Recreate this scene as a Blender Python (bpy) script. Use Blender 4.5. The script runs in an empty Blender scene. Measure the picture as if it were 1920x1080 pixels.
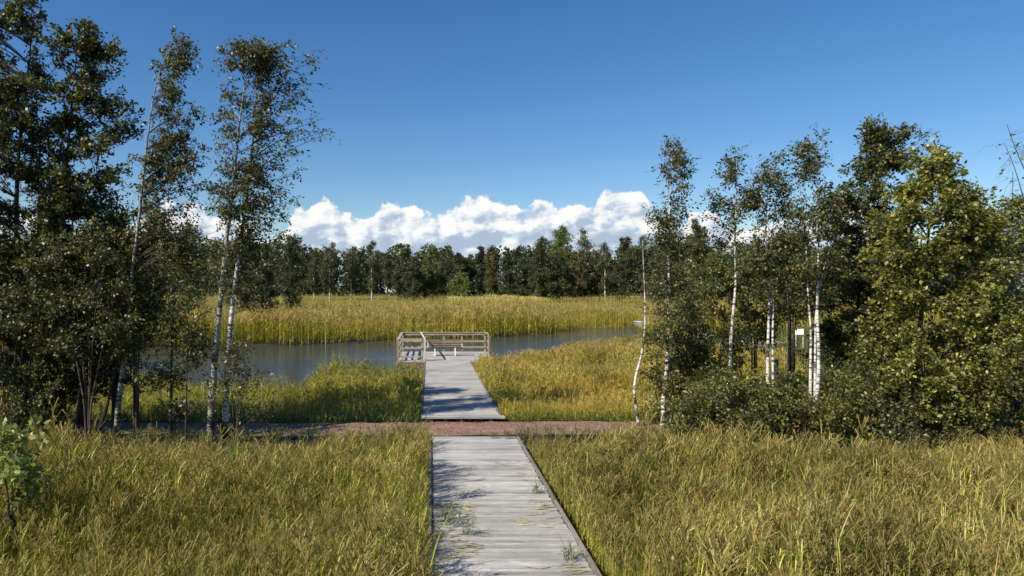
import bpy, math, random
import numpy as np
from math import radians, sin, cos, tan, pi

# ------------------------------------------------------------------ camera
SC = bpy.context.scene
C = SC.collection
F, CX, CY, CAMZ = 1333.0, 806.0, 540.0, 3.6
cam_d = bpy.data.cameras.new("camera")
cam = bpy.data.objects.new("camera", cam_d)
C.objects.link(cam)
cam.location = (0, 0, CAMZ)
cam.rotation_euler = (radians(90), 0, 0)
cam_d.sensor_width = 36.0
cam_d.lens = F / 1920 * 36.0
cam_d.shift_x = (960 - CX) / 1920
cam_d.clip_start = 0.1
cam_d.clip_end = 12000
SC.camera = cam

# ------------------------------------------------------------------ light and exposure
SUN_EL, SUN_AZ = radians(41), radians(125)      # towards the sun: behind the camera, to its left
sd = (-cos(SUN_EL) * sin(SUN_AZ), cos(SUN_EL) * cos(SUN_AZ), sin(SUN_EL))
sun_d = bpy.data.lights.new("sun", 'SUN')
sun_d.energy = 5.0
sun_d.angle = radians(0.5)
sun_d.color = (1.0, 0.94, 0.84)
sun = bpy.data.objects.new("sun", sun_d)
C.objects.link(sun)
from mathutils import Vector
sun.rotation_euler = Vector(sd).to_track_quat('Z', 'Y').to_euler()

SC.view_settings.view_transform = 'Standard'
SC.view_settings.look = 'None'
SC.view_settings.gamma = 1
SC.view_settings.exposure = 0.50
SC.cycles.max_bounces = 6
SC.cycles.diffuse_bounces = 3
SC.cycles.glossy_bounces = 3
SC.cycles.transmission_bounces = 4
SC.cycles.caustics_reflective = False
SC.cycles.caustics_refractive = False
SC.cycles.use_denoising = True


# ------------------------------------------------------------------ node helper
class NT:
    def __init__(self, tree):
        self.t = tree
        self.n = tree.nodes
        self.l = tree.links

    def new(self, typ, **kw):
        nd = self.n.new(typ)
        for k, v in kw.items():
            setattr(nd, k, v)
        return nd

    def put(self, sock, v):
        if isinstance(v, bpy.types.NodeSocket):
            self.l.new(v, sock)
        elif v is not None:
            sock.default_value = v

    def m(self, op, a, b=None, c=None, clamp=False):
        nd = self.new('ShaderNodeMath', operation=op, use_clamp=clamp)
        for i, v in enumerate((a, b, c)):
            if v is not None:
                self.put(nd.inputs[i], v)
        return nd.outputs[0]

    def vec(self, x, y, z=0.0):
        nd = self.new('ShaderNodeCombineXYZ')
        for i, v in enumerate((x, y, z)):
            self.put(nd.inputs[i], v)
        return nd.outputs[0]

    def vm(self, op, a, b):
        nd = self.new('ShaderNodeVectorMath', operation=op)
        self.put(nd.inputs[0], a)
        self.put(nd.inputs[1], b)
        return nd.outputs[0]

    def noise(self, v, scale, detail=4, rough=0.55, dist=0.0, dim='3D'):
        nd = self.new('ShaderNodeTexNoise', noise_dimensions=dim)
        if v is not None:
            self.l.new(v, nd.inputs['Vector'])
        nd.inputs['Scale'].default_value = scale
        nd.inputs['Detail'].default_value = detail
        nd.inputs['Roughness'].default_value = rough
        nd.inputs['Distortion'].default_value = dist
        return nd.outputs[0]

    def voro(self, v, scale, detail=0, rough=0.5, feature='F1', smooth=0.5, dim='3D', out='Distance'):
        nd = self.new('ShaderNodeTexVoronoi', voronoi_dimensions=dim, feature=feature)
        if v is not None:
            self.l.new(v, nd.inputs['Vector'])
        nd.inputs['Scale'].default_value = scale
        if 'Detail' in nd.inputs:
            nd.inputs['Detail'].default_value = detail
            nd.inputs['Roughness'].default_value = rough
        if feature == 'SMOOTH_F1':
            nd.inputs['Smoothness'].default_value = smooth
        return nd.outputs[out]

    def ramp(self, fac, stops, interp='LINEAR'):
        nd = self.new('ShaderNodeValToRGB')
        cr = nd.color_ramp
        cr.interpolation = interp
        while len(cr.elements) < len(stops):
            cr.elements.new(0.5)
        for e, (p, c) in zip(cr.elements, stops):
            e.position = p
            e.color = (c[0], c[1], c[2], 1) if not isinstance(c, (int, float)) else (c, c, c, 1)
        self.put(nd.inputs[0], fac)
        return nd.outputs[0]

    def mix(self, fac, a, b, blend='MIX'):
        nd = self.new('ShaderNodeMix', data_type='RGBA', blend_type=blend)
        self.put(nd.inputs[0], fac)
        for i, v in ((6, a), (7, b)):
            if isinstance(v, tuple) and len(v) == 3:
                v = (*v, 1)
            self.put(nd.inputs[i], v)
        return nd.outputs[2]

    def rng(self, v, a, b, c=0.0, d=1.0, smooth=False):
        nd = self.new('ShaderNodeMapRange')
        if smooth:
            nd.interpolation_type = 'SMOOTHSTEP'
        self.put(nd.inputs[0], v)
        for i, x in enumerate((a, b, c, d)):
            self.put(nd.inputs[1 + i], x)
        return nd.outputs[0]


# ------------------------------------------------------------------ world: clear sky with a bank of cumulus low in it
world = bpy.data.worlds.new("World")
SC.world = world
world.use_nodes = True
wt = world.node_tree
wt.nodes.clear()
W = NT(wt)
out = W.new('ShaderNodeOutputWorld')
sky = W.new('ShaderNodeTexSky', sky_type='NISHITA')
sky.sun_disc = False
sky.sun_elevation = SUN_EL
sky.sun_rotation = math.atan2(sd[0], sd[1])
sky.altitude = 0
sky.air_density = 1.0
sky.dust_density = 0.3
sky.ozone_density = 3.0
bg_sky = W.new('ShaderNodeBackground')
hsv = W.new('ShaderNodeHueSaturation')
hsv.inputs['Saturation'].default_value = 1.3
hsv.inputs['Hue'].default_value = 0.506
W.l.new(sky.outputs[0], hsv.inputs['Color'])
W.l.new(hsv.outputs[0], bg_sky.inputs[0])
bg_sky.inputs[1].default_value = 0.085

tc = W.new('ShaderNodeTexCoord')
sep = W.new('ShaderNodeSeparateXYZ')
W.l.new(tc.outputs['Generated'], sep.inputs[0])
dx, dy, dz = sep.outputs
az = W.m('MULTIPLY', W.m('ARCTAN2', dx, dy), 180 / pi)          # degrees right of straight ahead
el = W.m('MULTIPLY', W.m('ARCSINE', dz), 180 / pi)              # degrees above the horizon
# how high the bank reaches at each bearing (degrees, degrees)
prof_px = [(-400, 120), (60, 150), (200, 120), (300, 172), (370, 168), (440, 150), (505, 122), (530, 136), (560, 168), (592, 180), (618, 172),
           (650, 148), (668, 140), (700, 158), (740, 176), (772, 174), (790, 152), (820, 162), (850, 172), (872, 188), (890, 196), (918, 186),
           (945, 172), (968, 166), (985, 158), (1002, 174), (1025, 180), (1060, 172), (1100, 174), (1122, 188), (1150, 202), (1185, 200),
           (1212, 178), (1235, 150), (1262, 138), (1290, 160), (1320, 164), (1350, 148), (1420, 130), (1500, 150), (1590, 158), (1650, 118), (2100, 100)]
A0, A1 = -48.0, 48.0
fc = W.new('ShaderNodeFloatCurve')
cu = fc.mapping.curves[0]
pts = []
for px, v in prof_px:
    a = math.degrees(math.atan2(px - CX, F))
    e = math.degrees(math.atan2(v, math.hypot(F, px - CX)))
    pts.append(((a - A0) / (A1 - A0), e / 12.0))
while len(cu.points) < len(pts):
    cu.points.new(0.5, 0.5)
for p, (x, y) in zip(cu.points, pts):
    p.location = (x, y)
    p.handle_type = 'AUTO'
fc.mapping.update()


def cloud_fields(azs, els):
    """(density, billow height) of the bank at a bearing and an elevation."""
    p = W.vec(azs, W.m('MULTIPLY', els, 1.25), 0.0)
    warp = W.new('ShaderNodeTexNoise', noise_dimensions='2D')
    W.l.new(p, warp.inputs['Vector'])
    warp.inputs['Scale'].default_value = 0.9
    warp.inputs['Detail'].default_value = 5
    wv = W.vm('SCALE', W.vm('SUBTRACT', warp.outputs['Color'], (0.5, 0.5, 0.5)), None)
    wv.node.inputs['Scale'].default_value = 0.75
    pw = W.vm('ADD', p, wv)
    b = W.voro(pw, 0.42, detail=3.5, rough=0.52, feature='SMOOTH_F1', smooth=0.35, dim='2D')
    fine = W.noise(pw, 2.2, detail=7, rough=0.6, dim='2D')
    h = W.m('ADD', W.m('SUBTRACT', 1.0, b), W.m('MULTIPLY', fine, 0.42))
    return h


h0 = cloud_fields(az, el)
h1 = cloud_fields(W.m('ADD', az, -0.55), W.m('ADD', el, 0.5))
W.put(fc.inputs[1], W.rng(W.m('ADD', az, W.m('MULTIPLY', W.m('SUBTRACT', h1, 0.9), 0.35)), A0, A1))
top = W.m('MULTIPLY', fc.outputs[0], 12.0)
dens = W.m('ADD', W.m('SUBTRACT', top, el), W.m('MULTIPLY', W.m('SUBTRACT', h0, 0.92), 1.15))
low = W.rng(el, 1.2, 4.6, 0.0, 1.0, True)                      # thins out towards the horizon
thin = W.m('MULTIPLY', W.m('SUBTRACT', 1.0, low), 0.75)
soft = W.m('SUBTRACT', dens, thin)
mask = W.rng(soft, 0.0, 0.36, 0.0, 1.0, True)
relief = W.m('SUBTRACT', h0, h1)
depth_in = W.rng(dens, 0.0, 4.0, 0.0, 1.0)
streak = W.noise(W.vec(W.m('MULTIPLY', az, 0.30), W.m('ADD', el, W.m('MULTIPLY', az, -0.16)), 3.0), 1.1, detail=5, rough=0.55)
lit = W.m('ADD', W.m('ADD', 0.88, W.m('MULTIPLY', relief, 1.15)),
          W.m('ADD', W.m('MULTIPLY', depth_in, -0.80), W.m('MULTIPLY', W.m('SUBTRACT', streak, 0.46), 2.3)))
lit = W.m('SUBTRACT', lit, W.m('MULTIPLY', W.rng(el, 5.2, 3.2, 0.0, 1.0, True), 0.12))
ccol = W.ramp(lit, [(0.0, (0.42, 0.53, 0.68)), (0.35, (0.56, 0.66, 0.78)), (0.65, (0.80, 0.86, 0.92)), (0.95, (0.98, 0.98, 0.97))])
bg_cl = W.new('ShaderNodeBackground')
W.l.new(ccol, bg_cl.inputs[0])
bg_cl.inputs[1].default_value = 0.71
ahead = W.rng(dy, 0.05, 0.25, 0.0, 1.0, True)
mx = W.new('ShaderNodeMixShader')
W.l.new(W.m('MULTIPLY', mask, ahead), mx.inputs[0])
W.l.new(bg_sky.outputs[0], mx.inputs[1])
W.l.new(bg_cl.outputs[0], mx.inputs[2])
W.l.new(mx.outputs[0], out.inputs[0])


# ------------------------------------------------------------------ mesh helpers
class MB:
    """Collects quads; build() links them as ONE mesh object."""

    def __init__(self):
        self.v, self.f, self.m = [], [], []
        self.n = 0

    def add(self, v, f, mat=0):
        v = np.asarray(v, dtype=np.float32).reshape(-1, 3)
        f = np.asarray(f, dtype=np.int32).reshape(-1, 4)
        self.v.append(v)
        self.f.append(f + self.n)
        self.m.append(np.full(len(f), mat, np.int32) if np.isscalar(mat) else np.asarray(mat, np.int32))
        self.n += len(v)

    def box(self, x0, x1, y0, y1, z0, z1, mat=0):
        v = [(x0, y0, z0), (x1, y0, z0), (x1, y1, z0), (x0, y1, z0), (x0, y0, z1), (x1, y0, z1), (x1, y1, z1), (x0, y1, z1)]
        f = [(0, 3, 2, 1), (4, 5, 6, 7), (0, 1, 5, 4), (1, 2, 6, 5), (2, 3, 7, 6), (3, 0, 4, 7)]
        self.add(v, f, mat)

    def beam(self, a, b, w, h, mat=0):
        """A box from a to b, w wide and h high."""
        a, b = np.array(a, float), np.array(b, float)
        t = (b - a) / np.linalg.norm(b - a)
        up = np.array((0, 0, 1.0)) if abs(t[2]) < 0.95 else np.array((0, 1.0, 0))
        s = np.cross(t, up)
        s /= np.linalg.norm(s)
        u = np.cross(s, t)
        q = [(-s * w - u * h) / 2, (s * w - u * h) / 2, (s * w + u * h) / 2, (-s * w + u * h) / 2]
        v = [a + k for k in q] + [b + k for k in q]
        f = [(3, 2, 1, 0), (4, 5, 6, 7), (0, 1, 5, 4), (1, 2, 6, 5), (2, 3, 7, 6), (3, 0, 4, 7)]
        self.add(v, f, mat)

    def tube(self, P, R, sides=6, mat=0):
        P = np.asarray(P, float)
        n = len(P)
        R = np.full(n, R) if np.isscalar(R) else np.asarray(R, float)
        T = np.gradient(P, axis=0)
        T /= np.linalg.norm(T, axis=1)[:, None] + 1e-9
        ref = np.array((1.0, 0.13, 0.07)) if abs(T[0][0]) < 0.9 else np.array((0.0, 1.0, 0.1))
        S = np.cross(T, ref)
        S /= np.linalg.norm(S, axis=1)[:, None] + 1e-9
        U = np.cross(S, T)
        a = np.arange(sides) / sides * 2 * pi
        ring = P[:, None, :] + R[:, None, None] * (np.cos(a)[None, :, None] * S[:, None, :] + np.sin(a)[None, :, None] * U[:, None, :])
        v = ring.reshape(-1, 3)
        i = np.arange(n - 1)[:, None] * sides
        j = np.arange(sides)[None, :]
        k = (j + 1) % sides
        f = np.stack([i + j, i + k, i + sides + k, i + sides + j], -1).reshape(-1, 4)
        self.add(v, f, mat)

    def build(self, name, mats, parent=None, smooth=False, bevel=0.0):
        me = bpy.data.meshes.new(name)
        v = np.concatenate(self.v)
        f = np.concatenate(self.f)
        m = np.concatenate(self.m)
        me.vertices.add(len(v))
        me.vertices.foreach_set('co', v.ravel())
        me.loops.add(4 * len(f))
        me.loops.foreach_set('vertex_index', f.ravel())
        me.polygons.add(len(f))
        me.polygons.foreach_set('loop_start', np.arange(0, 4 * len(f), 4, dtype=np.int32))
        me.polygons.foreach_set('material_index', m)
        me.polygons.foreach_set('use_smooth', np.full(len(f), smooth, dtype=bool))
        me.update(calc_edges=True)
        for mt in (mats if isinstance(mats, (list, tuple)) else [mats]):
            me.materials.append(mt)
        o = bpy.data.objects.new(name, me)
        C.objects.link(o)
        if parent is not None:
            o.parent = parent
        if bevel:
            b = o.modifiers.new('bevel', 'BEVEL')
            b.width = bevel
            b.segments = 2
            b.limit_method = 'ANGLE'
        return o


def tag(o, label=None, cat=None, group=None, kind=None):
    for k, v in (('label', label), ('category', cat), ('group', group), ('kind', kind)):
        if v:
            o[k] = v
    return o


def thing(name, label, cat, loc=(0, 0, 0), group=None):
    o = bpy.data.objects.new(name, None)
    C.objects.link(o)
    o.location = loc
    return tag(o, label, cat, group)


def wpt(px, py, d):
    """A sight line of the photograph at depth d, as a point of the place."""
    return np.array(((px - CX) / F * d, d, CAMZ - (py - CY) / F * d))


def smooth_line(P, n):
    P = np.asarray(P, float)
    s = np.concatenate([[0], np.cumsum(np.linalg.norm(np.diff(P, axis=0), axis=1))])
    t = np.linspace(0, s[-1], n)
    Q = np.stack([np.interp(t, s, P[:, k]) for k in range(3)], 1)
    for _ in range(2):
        Q[1:-1] = 0.25 * Q[:-2] + 0.5 * Q[1:-1] + 0.25 * Q[2:]
    return Q


# ------------------------------------------------------------------ materials
def mat(name):
    m = bpy.data.materials.new(name)
    m.use_nodes = True
    t = NT(m.node_tree)
    bsdf = m.node_tree.nodes['Principled BSDF']
    return m, t, bsdf


def leaf_material(name, cols, translucent=0.35, rough=0.45, spec=0.5, vary=0.35, alt=None, alt_scale=0.4, alt_lo=0.45, alt_hi=0.62, warm=1.0):
    """A leaf or a blade: every leaf has its own shade of the given colours."""
    m, t, b = mat(name)
    geo = t.new('ShaderNodeNewGeometry')
    cols = [(c[0] * warm, c[1], c[2] * (2 - warm)) for c in cols]
    stops = [(i / max(1, len(cols) - 1), c) for i, c in enumerate(cols)]
    col = t.ramp(geo.outputs['Random Per Island'], stops)
    if alt:
        col2 = t.ramp(geo.outputs['Random Per Island'], [(i / max(1, len(alt) - 1), c) for i, c in enumerate(alt)])
        col = t.mix(t.rng(t.noise(t.vm('ADD', geo.outputs['Position'], (31.0, 7.0, 3.0)), alt_scale, detail=3), alt_lo, alt_hi), col, col2)
    big = t.noise(geo.outputs['Position'], 0.55, detail=3)
    val = t.rng(big, 0.3, 0.7, 1 - vary, 1 + vary)
    col = t.mix(1.0, col, t.vec(val, val, t.m('MULTIPLY', val, 0.9)), 'MULTIPLY')
    t.l.new(col, b.inputs['Base Color'])
    b.inputs['Roughness'].default_value = rough
    b.inputs['Specular IOR Level'].default_value = spec
    tr = t.new('ShaderNodeBsdfTranslucent')
    t.l.new(t.mix(1.0, col, (1.25, 1.3, 0.55), 'MULTIPLY'), tr.inputs[0])
    mixs = t.new('ShaderNodeMixShader')
    mixs.inputs[0].default_value = translucent
    t.l.new(b.outputs[0], mixs.inputs[1])
    t.l.new(tr.outputs[0], mixs.inputs[2])
    t.l.new(mixs.outputs[0], m.node_tree.nodes['Material Output'].inputs[0])
    return m


M = {}
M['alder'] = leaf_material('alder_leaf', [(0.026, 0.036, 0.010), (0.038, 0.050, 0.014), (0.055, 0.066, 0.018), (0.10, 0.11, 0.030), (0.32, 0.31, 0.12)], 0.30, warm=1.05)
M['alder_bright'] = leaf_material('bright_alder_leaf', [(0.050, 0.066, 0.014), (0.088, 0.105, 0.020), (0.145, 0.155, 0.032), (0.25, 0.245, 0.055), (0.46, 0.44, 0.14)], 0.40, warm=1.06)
M['birch'] = leaf_material('birch_leaf', [(0.032, 0.042, 0.013), (0.050, 0.062, 0.017), (0.080, 0.088, 0.024), (0.13, 0.125, 0.035), (0.29, 0.26, 0.08)], 0.36, warm=0.99)
M['shrub'] = leaf_material('shrub_leaf', [(0.042, 0.056, 0.014), (0.070, 0.086, 0.020), (0.11, 0.125, 0.028), (0.18, 0.18, 0.042), (0.38, 0.36, 0.12)], 0.40, warm=1.00)
M['willow'] = leaf_material('silver_willow_leaf', [(0.07, 0.09, 0.06), (0.13, 0.16, 0.115), (0.24, 0.27, 0.21)], 0.25)
M['broad'] = leaf_material('broad_leaf', [(0.12, 0.16, 0.04), (0.22, 0.26, 0.08), (0.38, 0.40, 0.17)], 0.40, 0.35)
M['far_dark'] = leaf_material('far_dark_leaf', [(0.030, 0.042, 0.015), (0.058, 0.075, 0.025), (0.11, 0.12, 0.042)], 0.28, warm=1.04)
M['far_green'] = leaf_material('far_green_leaf', [(0.075, 0.10, 0.028), (0.13, 0.16, 0.045), (0.21, 0.22, 0.07)], 0.30, warm=1.03)
M['far_olive'] = leaf_material('far_olive_leaf', [(0.050, 0.054, 0.018), (0.090, 0.092, 0.029), (0.155, 0.145, 0.05)], 0.28)
M['needle'] = leaf_material('spruce_needle', [(0.016, 0.028, 0.015), (0.028, 0.042, 0.020)], 0.1)

M['blade'] = leaf_material('reed_blade', [(0.075, 0.105, 0.012), (0.14, 0.165, 0.018), (0.24, 0.25, 0.027), (0.40, 0.37, 0.05), (0.64, 0.56, 0.15)], 0.32, 0.42, 0.45,
                           alt=[(0.055, 0.095, 0.013), (0.105, 0.15, 0.018), (0.19, 0.22, 0.026), (0.34, 0.33, 0.05)], alt_scale=0.5)
M['blade_gold'] = leaf_material('golden_reed_blade', [(0.205, 0.182, 0.018), (0.33, 0.27, 0.025), (0.47, 0.36, 0.038), (0.62, 0.475, 0.085)], 0.32, 0.5, 0.3, 0.28,
                                alt=[(0.11, 0.15, 0.018), (0.20, 0.235, 0.024), (0.32, 0.32, 0.032), (0.46, 0.40, 0.06)], alt_scale=0.22)
M['blade_fresh'] = leaf_material('fresh_reed_blade', [(0.15, 0.175, 0.018), (0.25, 0.255, 0.024), (0.38, 0.34, 0.034), (0.54, 0.45, 0.075)], 0.32, 0.5, 0.3, 0.28,
                                 alt=[(0.10, 0.16, 0.020), (0.18, 0.24, 0.028), (0.30, 0.33, 0.04)], alt_scale=0.45, alt_lo=0.46, alt_hi=0.60)
M['straw'] = leaf_material('dry_straw', [(0.44, 0.36, 0.12), (0.60, 0.50, 0.19), (0.33, 0.26, 0.085)], 0.25, 0.6, 0.2)
M['panicle'] = leaf_material('reed_panicle', [(0.12, 0.088, 0.033), (0.22, 0.165, 0.058), (0.40, 0.305, 0.12)], 0.3, 0.7, 0.15)
M['panicle_gold'] = leaf_material('golden_reed_plume', [(0.25, 0.17, 0.066), (0.37, 0.265, 0.105), (0.54, 0.41, 0.19)], 0.3, 0.7, 0.15)
M['green_blade'] = leaf_material('green_blade', [(0.05, 0.095, 0.02), (0.085, 0.14, 0.03), (0.14, 0.19, 0.045)], 0.35, 0.45, 0.35)


def bark(name, base, dark, white=False):
    m, t, b = mat(name)
    tcn = t.new('ShaderNodeNewGeometry')
    P = tcn.outputs['Position']
    if white:
        band = t.noise(t.vm('MULTIPLY', P, (3.0, 3.0, 16.0)), 1.0, 4, 0.6)
        patch = t.noise(P, 2.4, 3, 0.6)
        f = t.m('ADD', t.m('MULTIPLY', band, 0.62), t.m('MULTIPLY', patch, 0.42))
        zs_ = t.new('ShaderNodeSeparateXYZ')
        t.l.new(P, zs_.inputs[0])
        f = t.m('SUBTRACT', f, t.rng(zs_.outputs[2], 1.1, -0.2, 0.0, 0.10))      # rough dark foot
        col = t.ramp(f, [(0.425, dark), (0.49, (0.20, 0.18, 0.155)), (0.53, base), (0.75, tuple(c * 1.08 for c in base))])
    else:
        f = t.noise(t.vm('MULTIPLY', P, (14.0, 14.0, 3.0)), 1.0, 5, 0.6)
        col = t.ramp(f, [(0.32, dark), (0.68, base)])
    t.l.new(col, b.inputs['Base Color'])
    b.inputs['Roughness'].default_value = 0.85
    b.inputs['Specular IOR Level'].default_value = 0.2
    bp = t.new('ShaderNodeBump')
    bp.inputs['Strength'].default_value = 0.5
    bp.inputs['Distance'].default_value = 0.01
    t.l.new(f, bp.inputs['Height'])
    t.l.new(bp.outputs[0], b.inputs['Normal'])
    return m


M['birch_bark'] = bark('birch_bark', (0.58, 0.555, 0.50), (0.035, 0.03, 0.026), True)
M['birch_bark_grey'] = bark('shade_grey_birch_bark', (0.30, 0.285, 0.255), (0.03, 0.027, 0.024), True)  # darker copy: its grey stands in for alder shade on the left birches
M['alder_bark'] = bark('alder_bark', (0.075, 0.062, 0.050), (0.022, 0.019, 0.016))
M['twig'] = bark('twig_bark', (0.13, 0.095, 0.075), (0.05, 0.038, 0.03))


def wood(name, cols, grain_axis='X', scale=1.0, stain=0.35):
    m, t, b = mat(name)
    geo = t.new('ShaderNodeNewGeometry')
    P = geo.outputs['Position']
    rnd = geo.outputs['Random Per Island']
    sc = {'X': (1.3, 34.0, 34.0), 'Y': (34.0, 1.3, 34.0), 'Z': (34.0, 34.0, 1.3)}[grain_axis]
    off = t.vm('ADD', t.vm('MULTIPLY', P, tuple(s * scale for s in sc)), t.vec(t.m('MULTIPLY', rnd, 91.0), t.m('MULTIPLY', rnd, 37.0), 0.0))
    g = t.noise(off, 1.0, 6, 0.62, 0.6)
    sc2 = {'X': (2.0, 8.0, 8.0), 'Y': (8.0, 2.0, 8.0), 'Z': (8.0, 8.0, 2.0)}[grain_axis]
    blot = t.noise(t.vm('ADD', t.vm('MULTIPLY', P, sc2), t.vec(t.m('MULTIPLY', rnd, 13.0), 0.0, 0.0)), 1.0, 4, 0.6)
    f = t.m('ADD', t.m('MULTIPLY', g, 0.65), t.m('MULTIPLY', blot, 0.35))
    col = t.ramp(f, [(0.30, cols[0]), (0.47, cols[1]), (0.60, cols[2]), (0.74, cols[3])])
    fleck = t.noise(t.vm('MULTIPLY', P, tuple(q * 0.35 + 4.0 for q in sc)), 1.0, 3, 0.6, 1.2)
    col = t.mix(t.rng(fleck, 0.60, 0.70, 0.0, 0.55), col, cols[3])
    pv = t.rng(rnd, 0.0, 1.0, 0.70, 1.16)
    big = t.rng(t.noise(P, 0.9, 3), 0.3, 0.7, 1 - stain * 0.5, 1 + stain * 0.4)
    col = t.mix(1.0, col, t.vec(t.m('MULTIPLY', pv, big), t.m('MULTIPLY', pv, big), t.m('MULTIPLY', pv, big)), 'MULTIPLY')
    t.l.new(col, b.inputs['Base Color'])
    b.inputs['Roughness'].default_value = 0.8
    b.inputs['Specular IOR Level'].default_value = 0.25
    bp = t.new('ShaderNodeBump')
    bp.inputs['Strength'].default_value = 0.45
    bp.inputs['Distance'].default_value = 0.006
    t.l.new(f, bp.inputs['Height'])
    t.l.new(bp.outputs[0], b.inputs['Normal'])
    return m


M['deck'] = wood('weathered_decking', [(0.165, 0.152, 0.133), (0.325, 0.308, 0.280), (0.435, 0.415, 0.382), (0.66, 0.635, 0.59)])
M['edge'] = wood('weathered_edge_beam', [(0.09, 0.08, 0.065), (0.17, 0.15, 0.125), (0.25, 0.225, 0.195), (0.34, 0.31, 0.28)], 'Y')
M['rail'] = wood('weathered_rail', [(0.19, 0.155, 0.11), (0.34, 0.285, 0.215), (0.46, 0.40, 0.32), (0.60, 0.545, 0.46)])
M['post'] = wood('weathered_post', [(0.18, 0.135, 0.09), (0.33, 0.255, 0.18), (0.46, 0.37, 0.27), (0.60, 0.51, 0.40)], 'Z')
M['bleached'] = wood('bleached_rail', [(0.40, 0.39, 0.37), (0.55, 0.54, 0.52), (0.66, 0.65, 0.63), (0.74, 0.73, 0.71)])
M['bench'] = wood('oiled_bench_slat', [(0.12, 0.085, 0.055), (0.22, 0.16, 0.11), (0.32, 0.245, 0.175), (0.45, 0.37, 0.28)])
M['fascia'] = wood('brown_fascia_board', [(0.10, 0.07, 0.05), (0.18, 0.125, 0.09), (0.26, 0.185, 0.135), (0.34, 0.26, 0.20)])


def plain(name, col, rough=0.6, metal=0.0, vary=0.15):
    m, t, b = mat(name)
    geo = t.new('ShaderNodeNewGeometry')
    n = t.rng(t.noise(geo.outputs['Position'], 9.0, 5), 0.3, 0.7, 1 - vary, 1 + vary)
    t.l.new(t.mix(1.0, col, t.vec(n, n, n), 'MULTIPLY'), b.inputs['Base Color'])
    b.inputs['Roughness'].default_value = rough
    b.inputs['Metallic'].default_value = metal
    return m


M['white_paint'] = plain('white_paint', (0.80, 0.80, 0.78), 0.45)
M['steel'] = plain('galvanised_steel', (0.55, 0.56, 0.57), 0.4, 0.6)
M['stone'] = plain('boulder_stone', (0.36, 0.27, 0.24), 0.9, 0.0, 0.4)
M['roof_dark'] = plain('dark_roofing', (0.08, 0.08, 0.085), 0.8)
M['glass'] = plain('window_glass', (0.04, 0.05, 0.06), 0.1)

# ground
gm, t, b = mat('wetland_ground')
geo = t.new('ShaderNodeNewGeometry')
P = geo.outputs['Position']
n1 = t.noise(P, 0.22, 5, 0.6)
n2 = t.noise(P, 7.0, 6, 0.65)
f = t.m('ADD', t.m('MULTIPLY', n1, 0.5), t.m('MULTIPLY', n2, 0.5))
sp = t.new('ShaderNodeSeparateXYZ')
t.l.new(P, sp.inputs[0])
near = t.ramp(f, [(0.3, (0.018, 0.015, 0.009)), (0.5, (0.036, 0.032, 0.015)), (0.7, (0.07, 0.062, 0.026))])
far = t.ramp(f, [(0.32, (0.085, 0.095, 0.028)), (0.5, (0.15, 0.14, 0.045)), (0.68, (0.23, 0.19, 0.075))])
t.l.new(t.mix(t.rng(sp.outputs[1], 55.0, 80.0), near, far), b.inputs['Base Color'])
b.inputs['Roughness'].default_value = 0.95
b.inputs['Specular IOR Level'].default_value = 0.1
bp = t.new('ShaderNodeBump')
bp.inputs['Strength'].default_value = 0.8
bp.inputs['Distance'].default_value = 0.05
t.l.new(n2, bp.inputs['Height'])
t.l.new(bp.outputs[0], b.inputs['Normal'])
M['ground'] = gm

# gravel
gm, t, b = mat('red_gravel')
geo = t.new('ShaderNodeNewGeometry')
P = geo.outputs['Position']
cell = t.voro(P, 38.0, out='Color')
cs = t.new('ShaderNodeSeparateXYZ')
t.l.new(cell, cs.inputs[0])
stones = t.ramp(cs.outputs[0], [(0.0, (0.12, 0.060, 0.040)), (0.4, (0.20, 0.105, 0.070)), (0.75, (0.28, 0.165, 0.115)), (1.0, (0.42, 0.31, 0.25))])
dist = t.voro(P, 38.0)
wear = t.rng(t.noise(t.vm('MULTIPLY', P, (0.5, 1.6, 1.0)), 1.3, 5, 0.6), 0.3, 0.7, 0.62, 1.3)
t.l.new(t.mix(1.0, stones, t.vec(wear, wear, wear), 'MULTIPLY'), b.inputs['Base Color'])
b.inputs['Roughness'].default_value = 0.9
b.inputs['Specular IOR Level'].default_value = 0.2
bp = t.new('ShaderNodeBump')
bp.invert = True
bp.inputs['Strength'].default_value = 0.9
bp.inputs['Distance'].default_value = 0.012
t.l.new(dist, bp.inputs['Height'])
t.l.new(bp.outputs[0], b.inputs['Normal'])
M['gravel'] = gm

# water
wm, t, b = mat('pond_water')
geo = t.new('ShaderNodeNewGeometry')
P = geo.outputs['Position']
b.inputs['Base Color'].default_value = (0.032, 0.042, 0.052, 1)
b.inputs['Roughness'].default_value = 0.09
b.inputs['IOR'].default_value = 1.333
r1 = t.noise(t.vm('MULTIPLY', P, (1.0, 2.6, 1.0)), 2.1, 3, 0.55, 0.4)
r2 = t.noise(t.vm('MULTIPLY', P, (1.0, 2.2, 1.0)), 7.5, 3, 0.5, 0.3)
calm = t.rng(t.noise(P, 0.10, 3, 0.5), 0.36, 0.62, 0.25, 1.0)
bp = t.new('ShaderNodeBump')
bp.inputs['Distance'].default_value = 0.035
t.l.new(t.m('MULTIPLY', calm, 1.0), bp.inputs['Strength'])
t.l.new(t.m('ADD', r1, t.m('MULTIPLY', r2, 0.35)), bp.inputs['Height'])
t.l.new(bp.outputs[0], b.inputs['Normal'])
M['water'] = wm

# ------------------------------------------------------------------ terrain
WATER_Z = -0.65


def px_at(px, Y):
    return ((px - CX) / F * Y, Y)


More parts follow.
